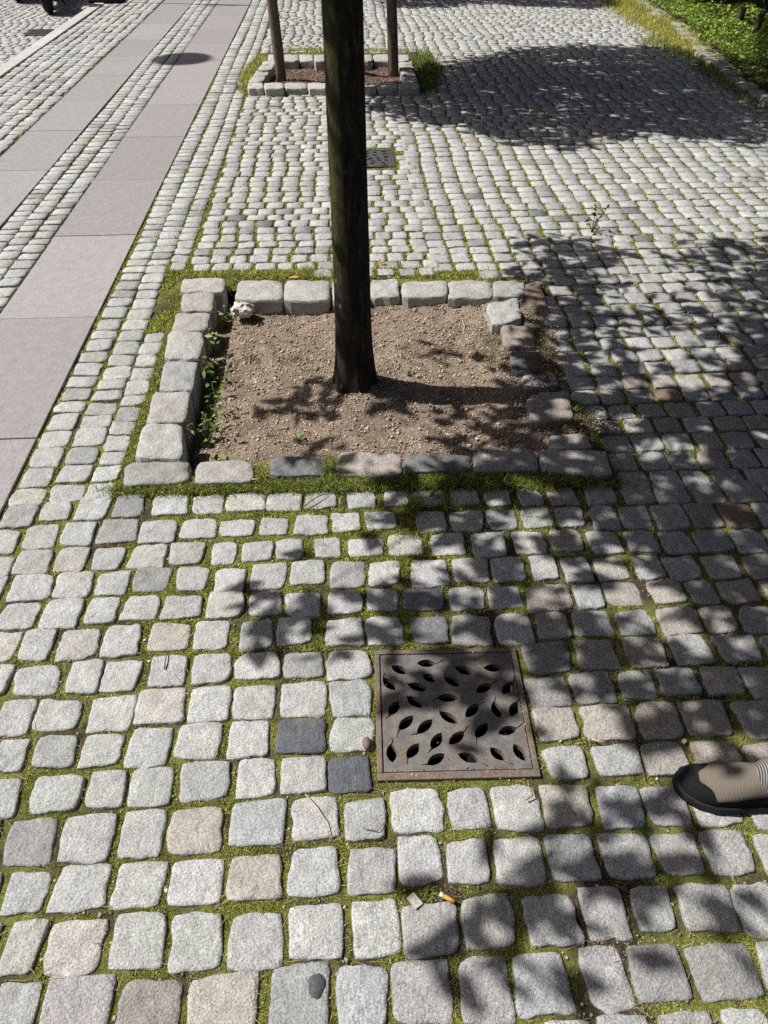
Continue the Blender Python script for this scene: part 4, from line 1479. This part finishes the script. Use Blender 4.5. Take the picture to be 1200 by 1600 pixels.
C1 = crown_points(T1, c1, 1.85, dens1, 41)
C2 = crown_points(T2, c2, 1.9, dens2, 42)
C3 = crown_points(T3, c3, 1.9, dens3, 43)
make_tree(T1, -0.02, 0.081, 0.057, 3.9, C1, 51, 'dark trunk with green algae on its lit side, rising from the nearest soil square', leaf=0.11, per=13, spread=0.075)
make_tree(T2, -0.02, 0.05, 0.035, 3.9, C2, 52, 'slim tree between the two stakes, hidden behind the near trunk', leaf=0.11, per=14, spread=0.085)
make_tree(T3, -0.01, 0.05, 0.035, 3.9, C3, 53, 'tree beyond the top edge whose crown shades the far cobbles', leaf=0.11, per=14, spread=0.085)

# ------------------------------------------------------------------ stakes by the far tree
for (bx, by), (tx, ty), lab in (((440, 126), (425, 0), 'leaning round wooden stake left of the trunk in the far pit'), ((615, 119), (612, 0), 'upright round wooden stake right of the trunk in the far pit')):
    b = G(bx, by, -0.02)
    z1 = 0.6
    k = (b[1] / (F_PX * math.cos(TH) + 800 * math.sin(TH)))
    t1 = np.array([(tx - 600) * k, b[1]])
    ztop1 = CAM_H - k * (-800 * math.cos(TH) + F_PX * math.sin(TH))
    dx = (t1[0] - b[0]) / ztop1
    H = 2.1
    m = MB()
    zs = np.linspace(-0.1, H, 14)
    m.tube([(dx * z, 0.003 * math.sin(z * 5), z) for z in zs], [0.047 + 0.0015 * math.sin(z * 7) for z in zs], 14)
    e = m.build('wooden_stake', M_WOOD, None, loc=(b[0], b[1], -0.02))
    tag(e, lab, 'stake', 'stakes of the far tree')

# ------------------------------------------------------------------ planted bed on the right
BS = [(-1.0), 13.5]
bed_edge = [G(985, -6), G(1066, 52), G(1112, 98), G(1170, 142), G(1260, 205), G(1330, 262)]
bed_edge = np.array(bed_edge)


def edge_x(y):
    o = np.argsort(bed_edge[:, 1])
    return np.interp(y, bed_edge[o, 1], bed_edge[o, 0])


bedpoly = [(3.0, 5.0), (9, 5.0), (9, 18), (3.0, 18)]


def bedz(P):
    d = P[:, 0] - edge_x(P[:, 1])
    return np.where(d < 0.06, -0.06, 0.02 + 0.10 * np.clip(d / 1.5, 0, 1) + 0.015 * wave(P, 17, 1.5))


bed = tag(link('bed_soil', grid_sheet('bed_soil', bedpoly, 0.06, bedz, plain('dark_soil', (0.07, 0.055, 0.038), 0.95, var=0.5, scale=60, bmp=0.02))), kind='structure')
bb = empty('bed_border', (float(bed_edge[2][0]), float(bed_edge[2][1]), 0), 'uneven granite stone edging along the green planted bed', 'edging')
pe = []
ye = np.arange(5.3, 13.4, 0.27)
for i, y in enumerate(ye):
    x = float(edge_x(y)) + r.normal(0, 0.015)
    ln, wd_ = 0.125, 0.075
    m = MB()
    rings = []
    a0 = ANG + r.normal(0, 0.06)
    t = np.arange(14) * 2 * math.pi / 14 + .2
    rad = (np.abs(np.cos(t)) ** 5 + np.abs(np.sin(t)) ** 5) ** (-.2) * (1 + r.normal(0, .03, 14))
    for sc2, z in ((1.0, -0.12), (1.02, -0.02), (0.96, -0.004), (0.8, 0.003), (0.3, 0.006)):
        u, v_ = rad * np.cos(t) * wd_ * sc2, rad * np.sin(t) * ln * sc2
        rings.append([(uu * math.cos(a0) - vv2 * math.sin(a0), uu * math.sin(a0) + vv2 * math.cos(a0), z + r.normal(0, .002)) for uu, vv2 in zip(u, v_)])
    m.loft(rings)
    m.build('edging_stone', M_KERB, bb, np.array([0.36, 0.345, 0.31]) * r.normal(1, .08), loc=(x - bb.location[0], float(y) - bb.location[1], 0.03 + r.normal(0, .008)))

N = 85000
P = np.stack([r.uniform(3.1, 7.0, N), r.uniform(5.2, 14.5, N)], 1)
d = P[:, 0] - edge_x(P[:, 1])
P = P[(d > 0.03) & (r.random(N) < np.where(d < 2.6, 1, 0.35))]
N = len(P)
hz = 0.05 + 0.11 * (0.5 + 0.5 * wave(P, 19, 1.3)) * r.random(N) ** 0.6
P3 = np.c_[P, bedz(P) + hz]
cols = np.array([0.19, 0.29, 0.04]) * r.uniform(0.5, 1.4, (N, 1))
yb = r.random(N) < 0.25
cols[yb] = np.array([0.32, 0.38, 0.06]) * r.uniform(0.7, 1.2, (yb.sum(), 1))
v, t, c = leaf_cloud(P3, r.uniform(0.03, 0.06, N), cols, r, 0.9)
tag(link('ground_cover', new_mesh('ground_cover', v, t, attr_mat('ground_cover_leaves', 0.5, 0.3, 0.35), c, False)),
    'bright green low leafy plants filling the bed on the right', 'ground cover', kind='stuff')

for (x, y), hgt, rad, lab in (((1126, 22), 0.42, 0.055, 'leftmost thick dark post stump standing in the green bed'), ((1150, 44), 0.20, 0.04, 'short middle post stump half buried in the green leaves'), ((1177, 60), 0.26, 0.032, 'thin dark leaning post nearest in the green bed')):
    p_ = G(x, y, 0.08)
    m = MB()
    zs = np.linspace(-0.1, hgt, 6)
    m.tube([(z * 0.12, 0.0, z) for z in zs], [rad * (1 + 0.05 * math.sin(z * 20)) for z in zs], 12)
    tag(m.build('post_stump', M_STUMP, None, loc=(p_[0], p_[1], 0.08)), lab, 'post', 'post stumps in the bed')
for (X, Y, hx, hy, h0, h1, n_, lab) in ((4.05, 11.5, 0.85, 1.5, 0.5, 1.75, 11000, 'dark dense shrub, its unseen crown shaped to shade the top right bed corner'), (4.0, 13.3, 0.7, 0.7, -1.0, 1.3, 7000, 'dark shrub farther back behind the bed edging')):  # first shrub's crown is added above the view to shade the bed corner
    e = empty('shrub', (X, Y, 0.1), lab, 'shrub', 'shrubs in the bed')
    u = r.normal(0, 1, (n_, 3))
    u /= np.linalg.norm(u, axis=1)[:, None]
    u *= r.uniform(0.35, 1.0, (n_, 1)) ** 0.5 * (1 + 0.25 * np.sin(u[:, :1] * 7 + u[:, 1:2] * 5))
    q = np.c_[u[:, 0] * hx, u[:, 1] * hy, (h0 + h1) / 2 + u[:, 2] * (h1 - h0) / 2]
    q = q[q[:, 2] > 0.02]
    n_ = len(q)
    v, t, c = leaf_cloud(q, r.uniform(0.06, 0.11, n_), np.array([0.03, 0.045, 0.014]) * r.uniform(0.5, 1.5, (n_, 1)), r, 0.4)
    link('foliage', new_mesh('foliage', v, t, M_LEAF, c, False), e)
    for k in range(5):
        a = r.uniform(0, 6.28)
        MB().tube([(0.15 * math.cos(a), 0.25 * math.sin(a), -0.05), (0.25 * math.cos(a), 0.4 * math.sin(a), 0.4), (0.5 * hx * math.cos(a), 0.5 * hy * math.sin(a), 0.9)], [0.035, 0.028, 0.012], 8).build('stem', M_STUMP, e)

# ------------------------------------------------------------------ parked scooters, sign foot, hanging lamp
M_BLUE = plain('dark_blue_paint', (0.02, 0.03, 0.06), 0.3, spec=0.5)
M_BROWN = plain('brown_paint', (0.16, 0.075, 0.04), 0.35, spec=0.5)


def scooter(label, body):
    e = empty('motor_scooter', (0, 0, 0), label, 'scooter', 'scooters parked along the road')
    for y in (0.0, 1.28):
        tyre = MB().torus((0, y, 0.235), 0.175, 0.06).build('tyre', M_RUBBER, e)
        m = MB()
        m.tube([(-0.035, y, 0.235), (0.035, y, 0.235)], 0.125, 20)
        m.build('rim', M_METAL, tyre)
    # front mudguard: half ring over the wheel
    rings = []
    for a in np.linspace(math.pi * 0.22, math.pi * 0.95, 12):
        cy, cz = -math.cos(a) * 0.265, 0.235 + math.sin(a) * 0.265
        rings.append([(-0.075, cy, cz - .012), (-0.06, cy * 1.04, cz + .012), (0.06, cy * 1.04, cz + .012), (0.075, cy, cz - .012), (0.06, cy * .98, cz - .004), (-0.06, cy * .98, cz - .004)])
    MB().loft(rings).build('mudguard', body, e)
    m = MB()
    for s_ in (-1, 1):
        m.tube([(s_ * 0.085, 0.0, 0.235), (s_ * 0.085, 0.12, 0.62), (s_ * 0.05, 0.19, 0.9)], 0.02, 8)
    m.build('fork', M_BLUE, e)
    rings = []
    for z, hw, y in ((0.30, 0.15, 0.36), (0.36, 0.2, 0.30), (0.55, 0.22, 0.22), (0.8, 0.2, 0.16), (0.98, 0.13, 0.15)):
        rings.append([(-hw, y + .06, z), (-hw * .6, y - .03, z), (0, y - .07, z), (hw * .6, y - .03, z), (hw, y + .06, z), (0, y + .03, z)])
    MB().loft(rings).build('leg_shield', body, e)
    MB().box((-0.17, 0.33, 0.26), (0.17, 0.82, 0.32)).build('floorboard', M_BLACK, e, bevel=0.02)
    rings = []
    for y, hw, z0, z1 in ((0.78, 0.12, 0.3, 0.66), (0.95, 0.18, 0.3, 0.72), (1.3, 0.19, 0.38, 0.74), (1.6, 0.1, 0.52, 0.7)):
        rings.append([(-hw, y, z0), (hw, y, z0), (hw * 1.05, y, (z0 + z1) / 2), (hw * .8, y, z1), (-hw * .8, y, z1), (-hw * 1.05, y, (z0 + z1) / 2)])
    MB().loft(rings).build('rear_body', body, e)
    MB().box((-0.14, 0.8, 0.7), (0.14, 1.5, 0.8)).build('seat', M_BLACK, e, bevel=0.04)
    h_ = MB().tube([(-0.33, 0.26, 1.06), (-0.15, 0.2, 1.03), (0.15, 0.2, 1.03), (0.33, 0.26, 1.06)], 0.017, 8).build('handlebar', M_BLACK, e)
    for s_ in (-1, 1):
        MB().tube([(s_ * 0.22, 0.23, 1.04), (s_ * 0.3, 0.2, 1.22)], 0.006, 6).build('mirror_stem', M_BLACK, h_)
        MB().tube([(s_ * 0.3, 0.19, 1.22), (s_ * 0.3, 0.205, 1.22)], 0.055, 14).build('mirror', M_BLACK, h_)
    MB().tube([(0, 0.05, 0.92), (0, 0.16, 0.92)], [0.075, 0.085], 16).build('headlight', M_METAL, e)
    MB().tube([(0.06, 0.72, 0.28), (0.14, 0.72, 0.0)], 0.012, 6).build('kickstand', M_BLACK, e)
    MB().tube([(0.13, 0.9, 0.25), (0.16, 1.5, 0.3)], [0.03, 0.045], 10).build('exhaust', M_BLACK, e)
    return e


sA_ = scooter('brown and blue scooter whose front wheel stands nearest the kerb', M_BROWN)
p_ = G(79, 21, -0.07)
sA_.location = (p_[0], p_[1], -0.074)
sA_.rotation_euler = (0, math.radians(-4), math.radians(14))
sB_ = copy_tree(sA_)
p_ = G(30, 2, -0.07)
sB_.location = (p_[0], p_[1], -0.074)
sB_.rotation_euler = (0, math.radians(-4), math.radians(8))
sB_['label'] = 'second scooter, dark wheel at the top left corner of the picture'
for ch in sB_.children:
    if ch.name.split('.')[0] in ('mudguard', 'leg_shield', 'rear_body'):
        ch.data = ch.data.copy()
        ch.data.materials[0] = M_BLUE

p_ = G(168, 3)
sg = empty('portable_sign', (p_[0], p_[1], 0.0), 'flat black rubber foot of a sign post by the kerb at top left', 'sign', rz=ANG)
MB().box((-0.22, -0.17, 0.0), (0.22, 0.17, 0.07)).build('rubber_foot', M_RUBBER, sg, bevel=0.03)
MB().tube([(0, 0, 0.05), (0, 0, 2.6)], 0.021, 12).build('post', M_METAL, sg)
MB().box((-0.2, -0.032, 1.9), (0.2, -0.022, 2.5)).build('sign_panel', M_METAL, sg, bevel=0.004)

lz = 6.2
ls = G(285, 92) + SHIFT * lz
lamp = empty('hanging_street_lamp', (ls[0], ls[1], lz), 'round street lamp hung on a wire, casting the oval shadow on the slabs', 'street lamp')
m = MB()
rings = []
for rr_, z in ((0.285, -0.02), (0.30, 0.0), (0.26, 0.05), (0.13, 0.12), (0.05, 0.2)):
    rings.append([(rr_ * math.cos(a), rr_ * math.sin(a), z) for a in np.linspace(0, 2 * math.pi, 32, endpoint=False)])
m.loft(rings)
m.build('shade', M_METAL, lamp)
MB().tube([(0, 0, 0.2), (0, 0, 0.32)], 0.015, 8).build('hanger', M_BLACK, lamp)
MB().tube([(-9, -0.5, 1.2), (-4, -.22, .62), (0, 0, 0.32), (4, .22, .62), (9, 0.5, 1.2)], 0.003, 5).build('wire', M_BLACK, lamp)

# ------------------------------------------------------------------ small things lying about
def rot_z(pts, a):
    return [(x * math.cos(a) - y * math.sin(a), x * math.sin(a) + y * math.cos(a), z) for x, y, z in pts]


a_, b_ = G(687, 1396, .008), G(710, 1409, .008)
dv = b_ - a_
Lc = np.linalg.norm(dv)
e = empty('cigarette_butt', (a_[0], a_[1], 0.006), 'orange cigarette butt with white torn end lying in the mossy joint', 'cigarette butt')
d3v = Vector((dv[0], dv[1], 0.002))
MB().tube([d3v * 0.3, d3v * 0.65, d3v], 0.0042, 10).build('filter', M_ORANGE, e)
MB().tube([(0, 0, 0.001), d3v * 0.15, d3v * 0.3], [0.0046, 0.0043, 0.0043], 10).build('paper_end', M_PAPER, e)

q = [G(x, y, .006) for x, y in ((635, 1403), (646, 1394), (661, 1411), (649, 1421))]
c_ = np.mean(q, 0)
v = [(*(p - c_), 0.0 + z) for p, z in zip(q, (0.001, 0.004, 0.0, 0.003))]
m = MB().add(v + [(x, y, z - 0.0012) for x, y, z in v], [(0, 1, 2, 3), (7, 6, 5, 4), (0, 4, 5, 1), (1, 5, 6, 2), (2, 6, 7, 3), (3, 7, 4, 0)])
tag(m.build('paper_scrap', plain('grey_card', (0.42, 0.39, 0.34), 0.9, var=0.2, scale=200), None, smooth=False, loc=(c_[0], c_[1], 0.004)), 'small greyish scrap of card left of the cigarette butt', 'paper scrap')


def lump(name, px, z, dims, mat, label, cat, seed, rz=0.0, amp=0.12, n=14, m_=9):
    r2 = np.random.default_rng(seed)
    c = G(*px, z)
    rings = []
    for i in range(m_):
        ph = math.pi * (i + 0.5) / m_
        rings.append([(dims[0] * math.sin(ph) * math.cos(a) * (1 + amp * math.sin(3 * a + seed + i * .4)), dims[1] * math.sin(ph) * math.sin(a) * (1 + amp * math.cos(2 * a + seed)), -dims[2] * math.cos(ph)) for a in np.linspace(0, 6.283, n, endpoint=False)])
    rings = [rot_z(q, rz) for q in rings]
    return tag(MB().loft(rings).build(name, mat, None, loc=(c[0], c[1], z)), label, cat)


lump('pebble', (573, 1161), 0.008, (0.0105, 0.0165, 0.008), plain('red_pebble', (0.16, 0.10, 0.09), 0.6, var=0.15, scale=150), 'smooth reddish brown pebble beside the drain cover', 'pebble', 3, amp=0.06)
gp = G(495, 1540)
k_ = int(np.argmin(np.sum((cent[near_idx] - gp) ** 2, 1)))
sv = VV_NEAR[k_]
gv, gf = [(0.0, 0.0)], []
for a in range(18):
    q_ = 2 * math.pi * a / 18
    w_ = 1 + 0.07 * math.sin(3 * q_) + 0.05 * math.sin(5 * q_ + 1)
    gv.append((0.0165 * w_ * math.cos(q_), 0.0215 * w_ * math.sin(q_)))
gz = []
top_ = sv[32 * 3:]
for j, (x_, y_) in enumerate(gv):
    d_ = np.hypot(top_[:, 0] - gp[0] - x_, top_[:, 1] - gp[1] - y_) + 1e-4
    w_ = 1 / d_ ** 3
    gz.append(float((w_ * top_[:, 2]).sum() / w_.sum()) + (0.0012 if j == 0 else 0.0007))
gz = [max(z_, np.median(gz) - 0.0003) for z_ in gz]
vv_ = [(x_, y_, z_) for (x_, y_), z_ in zip(gv, gz)]
vv_ += [(x_ * 1.03, y_ * 1.03, z_ - 0.004) for x_, y_, z_ in vv_[1:]]
ff_ = [(0, 1 + a, 1 + (a + 1) % 18) for a in range(18)] + [(1 + a, 19 + a, 19 + (a + 1) % 18, 1 + (a + 1) % 18) for a in range(18)]
tag(MB().add(vv_, ff_).build('gum_spot', plain('old_gum', (0.075, 0.075, 0.082), 0.9, var=0.3, scale=200), None, loc=(gp[0], gp[1], 0)), 'flattened dark round gum stain on a cobble at the bottom edge', 'gum spot')
lump('bird_dropping', (1069, 1158), 0.004, (0.008, 0.006, 0.002), M_PAPER, 'white splash on the edge of a cobble above the shoe', 'dropping', 6, rz=0.7)
lump('fallen_leaf', (460, 433), 0.014, (0.024, 0.012, 0.004), M_ORANGE, 'orange dry leaf in the grass behind the back blocks left of the trunk', 'leaf', 8, rz=0.2, amp=0.3)
lump('fallen_leaf', (597, 409), 0.014, (0.018, 0.009, 0.004), M_ORANGE, 'orange dry leaf in the grass behind the pit right of the trunk', 'leaf', 9, rz=0.5, amp=0.3)
lump('fallen_leaf', (676, 771), 0.016, (0.006, 0.018, 0.004), plain('rust_leaf', (0.28, 0.10, 0.03), 0.8, var=.2), 'small rust coloured curled leaf on the cobbles below the front blocks', 'leaf', 10, rz=-0.5, amp=0.3)
lump('orange_scrap', (729, 640), 0.004, (0.007, 0.008, 0.005), plain('orange_bit', (0.5, 0.17, 0.03), 0.6), 'tiny orange scrap lying on the soil right of the trunk', 'litter', 11)

# crumpled paper at the back left corner of the pit
r2 = np.random.default_rng(77)
bm = bmesh.new()
bmesh.ops.create_icosphere(bm, subdivisions=3, radius=1.0)
for vtx in bm.verts:
    p_ = vtx.co
    k_ = 1 + 0.28 * math.sin(p_.x * 5 + 1) * math.sin(p_.y * 6 + 2) + 0.25 * abs(math.sin(p_.z * 7 + p_.x * 4)) + r2.normal(0, 0.06)
    vtx.co = Vector((p_.x * 0.042 * k_, p_.y * 0.032 * k_, p_.z * 0.030 * k_))
me = bpy.data.meshes.new('crumpled_paper')
bm.to_mesh(me)
bm.free()
me.materials.append(M_PAPER)
c_ = G(379, 484, 0.0)
tag(link('crumpled_paper', me, None, (c_[0], c_[1], -0.002)), 'crumpled off-white paper in the back left corner of the near pit', 'litter')


def stick(name, pts, z, rad, mat, label, cat, group=None, lift=0.004):
    q = [G(x, y, z) for x, y in pts]
    o_ = q[0]
    n_ = len(q)
    tag(MB().tube([(*(p - o_), lift * math.sin(math.pi * i / (n_ - 1))) for i, p in enumerate(q)], [rad * (1 - 0.5 * i / n_) for i in range(n_)], 6).build(name, mat, None, loc=(o_[0], o_[1], z)), label, cat, group)


M_TWIG = plain('dry_twig', (0.17, 0.11, 0.06), 0.85, var=.3)
M_STRAW = plain('straw', (0.42, 0.34, 0.19), 0.8, var=.2)
stick('twig', [(962, 1004), (975, 1025), (990, 1040), (1007, 1051)], 0.007, 0.0022, M_TWIG, 'thin brown twig lying across the cobbles right of the drain cover', 'twig', 'twigs')
stick('twig', [(975, 1090), (990, 1094), (1008, 1095)], 0.006, 0.002, M_TWIG, 'short straw coloured twig in a joint below the longer twig', 'twig', 'twigs')
stick('twig', [(925, 1155), (936, 1160), (948, 1160)], 0.006, 0.0022, M_STRAW, 'pale bark sliver beside the right side of the drain cover', 'twig', 'twigs')
stick('straw', [(477, 1241), (492, 1258), (507, 1282), (516, 1312)], 0.007, 0.0014, M_STRAW, 'long curved straw across a cobble left of centre, below the drain cover', 'straw', 'straws')
stick('straw', [(572, 1296), (590, 1299), (600, 1286)], 0.007, 0.0013, M_TWIG, 'short bent dark stalk on the cobble right of the long straw', 'straw', 'straws')
stick('straw', [(822, 1250), (832, 1244), (829, 1229)], 0.006, 0.0018, M_TWIG, 'small curled brown stalk on a pale cobble below the drain cover', 'straw', 'straws')
stick('straw', [(257, 1045), (259, 1030), (262, 1020)], 0.006, 0.0017, M_TWIG, 'tiny dark stalk on the cobble below the tan one', 'straw', 'straws')
stick('straw', [(476, 790), (495, 778), (508, 772)], 0.012, 0.0022, M_TWIG, 'dark straw lying aslant on the cobbles below the front blocks', 'straw', 'straws')
stick('straw', [(722, 498), (726, 512), (724, 520)], -0.03, 0.003, M_STRAW, 'dry upright straw on the soil right of the trunk', 'straw', 'straws')
stick('straw', [(394, 749), (402, 750), (408, 749)], 0.03, 0.0022, M_STRAW, 'pale wood chip on the grass under the front blocks', 'straw', 'straws')
stick('straw', [(515, 637), (522, 635), (530, 637)], -0.02, 0.0035, M_STRAW, 'pale twig piece on the soil in front of the trunk foot', 'straw', 'straws')

# withered weed standing in the far joints
g = G(925, 362)
e = empty('withered_weed', (g[0], g[1], -0.01), 'small withered brown weed standing in a joint of the right hand cobbles', 'weed')
m = MB()
pts = []
for k in range(6):
    a = r.uniform(0, 6.28)
    tip = Vector((math.cos(a) * .06, math.sin(a) * .05, r.uniform(.08, .17)))
    m.tube([(0, 0, 0), tip * .5 + Vector((0, 0, .02)), tip], [.003, .0022, .0012], 5)
    pts += [tuple(tip), tuple(tip * .7)]
m.build('stem', M_TWIG, e)
v, t, c = leaf_cloud(np.array(pts), r.uniform(.025, .05, len(pts)), np.array([0.075, 0.045, 0.025]) * r.uniform(.5, 1.4, (len(pts), 1)), r, .4)
link('foliage', new_mesh('foliage', v, t, M_LEAF, c, False), e)

# ------------------------------------------------------------------ passer-by on the right: only the front shoe is in the picture
def knit_material(name, col, dark, scale):
    m, t, b = mat_new(name)
    tc = t.nodes.new('ShaderNodeTexCoord')
    wv = nd(t, 'ShaderNodeTexWave', Scale=scale, Distortion=0.4)
    wv.bands_direction = 'X'
    t.links.new(tc.outputs['Object'], wv.inputs['Vector'])
    c = mix(t, dark, col, wv.outputs['Fac'])
    t.links.new(c, b.inputs['Base Color'])
    b.inputs['Roughness'].default_value = 0.9
    b.inputs['Specular IOR Level'].default_value = 0.1
    bump(t, b, [(wv.outputs['Fac'], 0.002, 0.5)])
    return m


M_KNIT = knit_material('tan_knit', (0.215, 0.185, 0.15), (0.105, 0.09, 0.074), 110)
M_STRIPE = knit_material('striped_sock', (0.30, 0.29, 0.28), (0.03, 0.03, 0.03), 75)
M_TROUSER = plain('dark_trousers', (0.03, 0.03, 0.035), 0.9, var=0.2)
M_COAT = plain('grey_jacket', (0.10, 0.10, 0.11), 0.9, var=0.2)
M_SKIN = plain('skin', (0.42, 0.27, 0.20), 0.6)
M_HAIR = plain('brown_hair', (0.05, 0.03, 0.02), 0.8)

toe = G(1058, 1222, 0.02)
heel = toe + 0.275 * np.array([math.cos(math.radians(-7)), math.sin(math.radians(-7))])
fa = math.atan2(heel[1] - toe[1], heel[0] - toe[0])
person = empty('person', (float(toe[0]), float(toe[1]), 0), 'person at the right edge, showing only a grey brown knit shoe with black toe', 'person', rz=fa)
person.scale = (0.98, 1.12, 1.1)
# shoe along +x from toe (0) to heel (0.275): stations x, half width, height, centre y
ST = [(0.0, 0.012, 0.018, 0.004), (0.012, 0.030, 0.034, 0.003), (0.04, 0.043, 0.046, 0.0), (0.075, 0.048, 0.056, -0.002), (0.11, 0.046, 0.066, -0.002), (0.15, 0.040, 0.080, 0.0), (0.19, 0.036, 0.098, 0.0), (0.235, 0.034, 0.102, 0.0), (0.265, 0.027, 0.09, 0.0), (0.275, 0.016, 0.06, 0.0)]


def shoe(parent, prefix=''):
    rings = []
    for x, hw, hh, cy in ST:
        ring = []
        for k in range(20):
            a = 2 * math.pi * k / 20
            yy_ = math.copysign(abs(math.cos(a)) ** 0.7, math.cos(a)) * hw
            zz_ = 0.008 + (hh - 0.008) * (0.5 + 0.5 * math.copysign(abs(math.sin(a)) ** 0.75, math.sin(a)))
            taper = 1 - 0.38 * max(0, (zz_ / hh - 0.35))
            ring.append((x, cy + yy_ * taper, zz_))
        rings.append(ring)
    upper = MB().loft(rings).build('shoe_upper', M_TOE, parent)
    m = MB()
    rings = []
    for z, g_ in ((0.0, 0.0), (0.006, 0.004), (0.018, 0.004), (0.022, 0.001)):
        q = [(x, cy + hw * (1 + g_ * 12), z) for x, hw, hh, cy in ST] + [(x, cy - hw * (1 + g_ * 12), z) for x, hw, hh, cy in reversed(ST)]
        rings.append([(x - (0.004 if x < .01 else 0) + (0.004 if x > .27 else 0), y, z_) for x, y, z_ in q])
    m.loft(rings)
    m.build('sole', M_RUBBER, parent)
    # knit vamp: a skin 2 mm proud of the upper from behind the toe cap to the ankle
    rings = []
    for x, hw, hh, cy in [s_ for s_ in ST if 0.035 < s_[0] < 0.24]:
        ring = []
        lo_ = -0.10 if x > 0.06 else 0.45
        for k in range(13):
            a = math.pi * (lo_ + (1 - 2 * lo_) * k / 12) if lo_ > 0 else math.pi * (0.02 + 0.96 * k / 12)
            yy_ = math.copysign(abs(math.cos(a)) ** 0.7, math.cos(a)) * hw
            zz_ = 0.008 + (hh - 0.008) * (0.5 + 0.5 * math.copysign(abs(math.sin(a)) ** 0.75, math.sin(a)))
            taper = 1 - 0.38 * max(0, (zz_ / hh - 0.35))
            ring.append((x, cy + yy_ * taper * 1.03, zz_ + 0.0025))
        ring += [(p[0], p[1] * 0.9, p[2] - 0.006) for p in reversed(ring)]
        rings.append(ring)
    MB().loft(rings).build('knit_vamp', M_KNIT, parent)
    return upper


M_TOE = plain('black_felt', (0.012, 0.012, 0.013), 0.95, var=0.4, scale=300, spec=0.08, bmp=0.002)
shoe(person)
# sock and leg lean back from the ankle towards the hip
ank = Vector((0.205, 0.0, 0.085))
hip = Vector((0.72, 0.02, 0.90))
ax_ = (hip - ank).normalized()
kne = ank + (hip - ank) * 0.48 + Vector((-0.03, 0, 0.02))
MB().tube([(0.175, 0, 0.06), ank, ank + ax_ * 0.06, ank + ax_ * 0.13], [0.036, 0.038, 0.037, 0.041], 20).build('sock', M_STRIPE, person)


def skin_body(name, pts, edges, radii, mat, root=0, sub=2):
    me = bpy.data.meshes.new(name)
    me.from_pydata([tuple(p) for p in pts], edges, [])
    o = link(name, me, person)
    md = o.modifiers.new('skin', 'SKIN')
    for i, rd in enumerate(radii):
        me.skin_vertices[0].data[i].radius = (rd, rd) if not hasattr(rd, '__len__') else rd
        me.skin_vertices[0].data[i].use_root = (i == root)
    md.use_smooth_shade = True
    s_ = o.modifiers.new('sub', 'SUBSURF')
    s_.levels = s_.render_levels = sub
    me.materials.append(mat)
    return o


pel = Vector((0.76, 0.10, 0.95))
hip2 = Vector((0.78, 0.19, 0.90))
kn2 = Vector((0.86, 0.20, 0.48))
an2 = Vector((1.20, 0.20, 0.14))
skin_body('trousers', [pel, hip, kne, ank + ax_ * 0.12, hip2, kn2, an2], [(0, 1), (1, 2), (2, 3), (0, 4), (4, 5), (5, 6)], [0.13, 0.095, 0.07, 0.058, 0.095, 0.07, 0.055], M_TROUSER)
chest = Vector((0.76, 0.10, 1.28))
neck = Vector((0.76, 0.10, 1.45))
skin_body('jacket', [pel + Vector((0, 0, .06)), chest, neck, chest + Vector((0, -.19, .09)), Vector((0.84, -0.14, 1.12)), Vector((0.72, -0.14, 0.92)), chest + Vector((0, .19, .09)), Vector((0.66, 0.34, 1.12)), Vector((0.56, 0.32, 0.93))],
          [(0, 1), (1, 2), (1, 3), (3, 4), (4, 5), (1, 6), (6, 7), (7, 8)], [0.14, 0.15, 0.06, 0.06, 0.05, 0.042, 0.06, 0.05, 0.042], M_COAT)
skin_body('head', [neck, neck + Vector((-.005, 0, .07)), neck + Vector((-0.02, 0, .15)), neck + Vector((-0.015, 0, .22))], [(0, 1), (1, 2), (2, 3)], [0.05, 0.055, 0.085, 0.07], M_SKIN)
skin_body('hair', [neck + Vector((0.03, 0, .12)), neck + Vector((0.015, 0, .2)), neck + Vector((-0.01, 0, .245))], [(0, 1), (1, 2)], [0.075, 0.085, 0.06], M_HAIR)
for wr, s_ in ((Vector((0.72, -0.14, 0.92)), -1), (Vector((0.56, 0.32, 0.93)), 1)):
    pts, ed, rd = [wr, wr + Vector((-0.02, 0, -0.06)), wr + Vector((-0.03, 0, -0.095))], [(0, 1), (1, 2)], [0.026, 0.034, 0.03]
    for k, (dx, ln) in enumerate(((-0.03, .07), (-0.01, .08), (0.01, .075), (0.03, .06))):
        b0 = wr + Vector((-0.03 + dx, 0, -0.10))
        i = len(pts)
        pts += [b0, b0 + Vector((-.012, 0, -ln * .55)), b0 + Vector((-.03, 0, -ln))]
        ed += [(2, i), (i, i + 1), (i + 1, i + 2)]
        rd += [0.009, 0.0085, 0.007]
    i = len(pts)
    pts += [wr + Vector((-0.055, 0, -0.065)), wr + Vector((-0.075, 0, -0.10))]
    ed += [(1, i), (i, i + 1)]
    rd += [0.010, 0.008]
    skin_body('hand', pts, ed, rd, M_SKIN)
rear = bpy.data.objects.new('rear_shoe', None)
bpy.data.objects.remove(rear)
m = MB()
rings = []
for x, hw, hh, cy in ST:
    rings.append([(1.06 + x * 0.8, 0.2 + cy + hw * math.cos(a), 0.01 + x * 0.42 + hh * (0.5 + 0.5 * math.sin(a))) for a in np.linspace(0, 6.283, 14, endpoint=False)])
m.loft(rings)
m.build('rear_shoe', M_BLACK, person)
